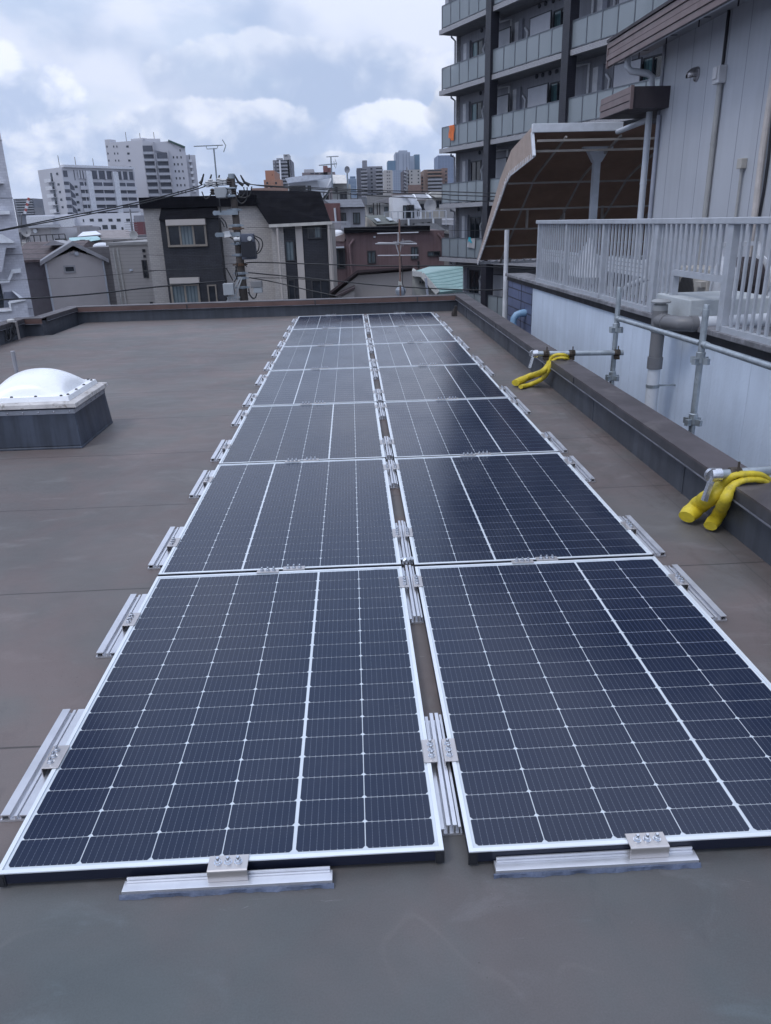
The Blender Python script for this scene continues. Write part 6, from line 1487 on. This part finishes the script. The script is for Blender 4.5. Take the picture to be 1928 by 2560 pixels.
for pts in ([(840, 1060), (960, 1120), (990, 1220), (940, 1330), (880, 1345)], [(840, 1075), (930, 1180), (920, 1300), (870, 1330)], [(770, 1900), (790, 2000), (860, 2060), (900, 1980)], [(760, 1960), (830, 2060), (880, 2040), (900, 1970)],
            [(280, 775), (350, 850), (385, 935)], [(330, 780), (400, 850), (430, 950)], [(470, 1090), (530, 1130), (560, 1200)], [(690, 300), (700, 400), (640, 460), (590, 380)], [(820, 290), (790, 420), (700, 470), (600, 460)], [(745, 300), (740, 480), (660, 560), (580, 500)],
            [(30, 370), (80, 480), (150, 450), (190, 370)], [(420, 1590), (480, 1700), (520, 1780)], [(560, 1550), (590, 1700), (540, 1800)], [(600, 1500), (560, 1650), (590, 1760)], [(300, 480), (320, 620), (330, 700)]):
    o = sag('loop', [c(*p, YP-.3) for p in pts], .022, 6).build('cable_loop', CBL, up_, smooth=True)
def cable(label, pts, r_): 
    o = sag('cable', [P(*p) for p in pts], r_).build('overhead_cable', CBL, None, smooth=True, sharp=180); return tag(o, label, 'power line', 'overhead cables on the street')
cable('upper thick cable running left from the pole top to the white tower', [(1, -60, 930, 24), (1, 600, 795, 26), (1, 1160, 682, 27.5), (1, 1590, 572, 28.6), ('c', 40, 260, 29)], .020)
cable('lower of the twin cables running left from the pole top', [(1, -60, 935, 24.3), (1, 600, 812, 26.3), (1, 1160, 700, 27.7), (1, 1640, 575, 28.8), ('c', 150, 250, 29)], .019)
cable('thick low cable running left across the gabled house', [(1, -60, 1500, 25), (1, 420, 1476, 26.5), (1, 860, 1440, 27.6), (1, 1250, 1395, 28.3), ('c', 430, 1780, 28.8)], .027)
cable('thin grey wire across the dark brick bay to the pole', [('c', -900, 1625, 27.5), ('c', 0, 1598, 28.4), ('c', 430, 1582, 28.8)], .014)
cable('thin wire running left just above the thin grey wire', [(1, -60, 1340, 26), (1, 800, 1300, 27.4), ('c', 600, 1500, 28.8)], .007)
cable('hair thin wire running left at the height of the transformer', [('c', -900, 1370, 27.6), ('c', 0, 1385, 28.4), ('c', 590, 1393, 28.9)], .006)
cable('highest cable running right from the pole top along the skyline', [('c', 560, 230, 29), ('e', 0, 556, 29), ('e', 800, 592, 29), ('f', 600, 608, 28.5), ('f', 1300, 616, 28), (4, 200, 1248, 27.6), (5, 480, 475, 27)], .016)
cable('middle cable running right from the pole top along the skyline', [('c', 700, 230, 29), ('e', 0, 566, 29), ('e', 800, 612, 29), ('f', 600, 635, 28.5), ('f', 1300, 655, 28), (4, 200, 1270, 27.6), (5, 480, 492, 27)], .016)
cable('lowest cable running right from the pole top along the skyline', [('c', 820, 260, 29), ('e', 400, 598, 29), ('e', 860, 655, 29), ('f', 600, 685, 28.5), ('f', 1300, 716, 28), (4, 200, 1302, 27.6), (5, 480, 520, 27)], .016)
cable('cable running right across the brick panels below the transformer', [('c', 740, 1560, 28.9), ('c', 800, 1490, 28.8), (3, 430, 940, 28.3), (3, 1000, 955, 27.8), (3, 1500, 952, 27.3), (5, 480, 850, 27)], .022)
cable('twisted cable sagging right in front of the cream gambrel house', [('c', 760, 1650, 28.9), (3, 0, 1012, 28.8), (3, 530, 1062, 28.3), (3, 1000, 1107, 27.8), (3, 1666, 1137, 27.2), (5, 400, 945, 27)], .022)
cable('thinner cable just above the twisted cable in front of the cream house', [('c', 760, 1735, 28.9), (3, 200, 1046, 28.6), (3, 600, 1072, 28.2)], .014)
cable('cable dropping steeply right from the pole behind the parapet', [('c', 780, 1730, 28.9), (3, 120, 1078, 28.5), (3, 330, 1128, 28.0), (3, 640, 1195, 27.3), (3, 900, 1260, 26.6)], .020)
cable('thin wire crossing the maroon house and the right block', [(3, -100, 660, 29), (3, 500, 672, 28.5), (3, 1200, 684, 28), (3, 1700, 684, 27)], .007)
# television antennas
AER = mat('aerial_metal', (.42, .42, .44), .4, .5)
ta = thing('television_antenna', 'television antenna with one long boom above the pole transformer', 'antenna', P(2, 690, 480, 37))
ptube(ta, 'mast', 2, [(655, 128, 37), (700, 600, 37)], .035, PMET); ptube(ta, 'boom', 2, [(495, 114, 37), (728, 104, 37)], .022, PMET); ptube(ta, 'boom_brace', 2, [(595, 112, 37), (600, 135, 37), (680, 132, 37), (690, 108, 37)], .018, PMET)
ptube(ta, 'reflector', 2, [(724, 60, 37), (752, 108, 37), (734, 160, 37)], .02, PMET)
mb = MB(); a, b = P(2, 500, 114, 37), P(2, 720, 105, 37)
for i in range(14): q = a+(b-a)*i/13; mb.bar(q+Vector((0, -.12, 0)), q+Vector((0, .12, 0)), .012, .012)
mb.build('elements', PMET, ta)
t2 = thing('television_antenna', 'tall double television antenna on the big white house', 'antenna', P('e', 1020, 600, 71))
ptube(t2, 'mast', 'e', [(995, 130, 71), (1020, 605, 71)], .06, PMET); ptube(t2, 'boom', 'e', [(930, 130, 71), (1110, 122, 71)], .04, PMET); ptube(t2, 'boom', 'e', [(818, 256, 71), (1085, 232, 71)], .045, PMET)
mb = MB(); a, b = P('e', 820, 256, 71), P('e', 1085, 232, 71)
for i in range(12): q = a+(b-a)*i/11; mb.bar(q+Vector((0, -.25, 0)), q+Vector((0, .25, 0)), .03, .03)
for (x0, y0, x1, y1) in ((1055, 160, 1085, 235), (1080, 235, 1065, 300), (1040, 190, 1050, 280)): mb.bar(P('e', x0, y0, 71), P('e', x1, y1, 71), .04, .04)
mb.build('elements', PMET, t2)
d4 = thing('dish_antenna', 'grey round dish antenna on a pole at the right of the big white house', 'antenna', P('e', 1243, 600, 70)); q = P('e', 1238, 322, 70)
mb = MB(); mb.lathe(q, [(.02, 0), (.13, -.02), (.22, -.07), (.23, -.06), (.13, -.01), (.02, .02)], 20, 'y'); mb.v = [Vector((v.x, v.y, q.z+(v.z-q.z)*1.25)) for v in mb.v]; mb.build('dish', mat('dish_mesh_grey', (.24, .25, .28), .5), d4, smooth=True)
ptube(d4, 'mast', 'e', [(1238, 340, 70.1), (1246, 610, 70.1)], .06, PMET)
t3 = thing('television_antenna', 'three tiered television antenna on a rusty mast before the maroon house', 'antenna', P('h', 800, 800, 27))
RSTM = mat('rusty_mast', (.20, .13, .11), .7, .3, var=.3, nscale=8)
ptube(t3, 'mast', 'h', [(783, -55, 27), (786, 300, 27), (793, 640, 27), (800, 1000, 27)], .032, RSTM)
for (x0, y0, x1, y1) in ((540, 105, 992, 92), (520, 218, 975, 218), (545, 346, 993, 342)): ptube(t3, 'element', 'h', [(x0, y0, 27), (x1, y1, 27)], .022, AER)
ptube(t3, 'boom', 'h', [(545, 205, 26.8), (740, 210, 26.6), (925, 192, 27.5)], .02, AER)
mb = MB(); a, b = P('h', 760, 205, 27.0), P('h', 925, 190, 27.6)
for i in range(9): q = a+(b-a)*i/8; mb.bar(q+Vector((-.15, 0, .05)), q+Vector((.15, 0, -.05)), .015, .015)
mb.bar(P('h', 822, 160, 27.1), P('h', 824, 245, 27.1), .025, .025); mb.bar(P('h', 770, 100, 27), P('h', 770, 225, 27), .04, .04); mb.bar(P('h', 745, 220, 27), P('h', 782, 345, 27), .035, .035); mb.bar(P('h', 800, 230, 27), P('h', 784, 345, 27), .035, .035); mb.build('elements', AER, t3)
pbox(t3, 'booster_box', 'h', (775, 635, 810, 672), 26.85, 27.1, mat('cream_pale')); 
mb = MB(); q = P('h', 797, 735, 27.2); mb.lathe(q, [(.03, -.17), (.14, -.15), (.19, -.04), (.19, .05), (.13, .13), (.03, .15)], 18); mb.build('dish', mat('dish_mesh_grey2', (.28, .31, .36), .4), t3, smooth=True)
ptube(t3, 'cable', 'h', [(800, 345, 27.05), (822, 520, 27.05), (815, 640, 27.05), (850, 760, 27.05)], .012, CBL)

# ------------------------------------------------------------------ light summer haze over the city
hz = bpy.data.materials.new('haze_air'); hz.use_nodes = True; nt = hz.node_tree; nt.nodes.remove(nt.nodes['Principled BSDF'])
pv = nt.nodes.new('ShaderNodeVolumePrincipled'); pv.inputs['Color'].default_value = (.80, .88, 1.0, 1); pv.inputs['Density'].default_value = .00016; pv.inputs['Anisotropy'].default_value = .2
nt.links.new(pv.outputs[0], nt.nodes['Material Output'].inputs['Volume'])
mb = MB(); mb.box(-1400, 1400, -1400, 1400, GZ-1.2, 135)
tag(mb.build('haze', hz, None), 'thin pale air over the distant town', 'haze', None, 'stuff')
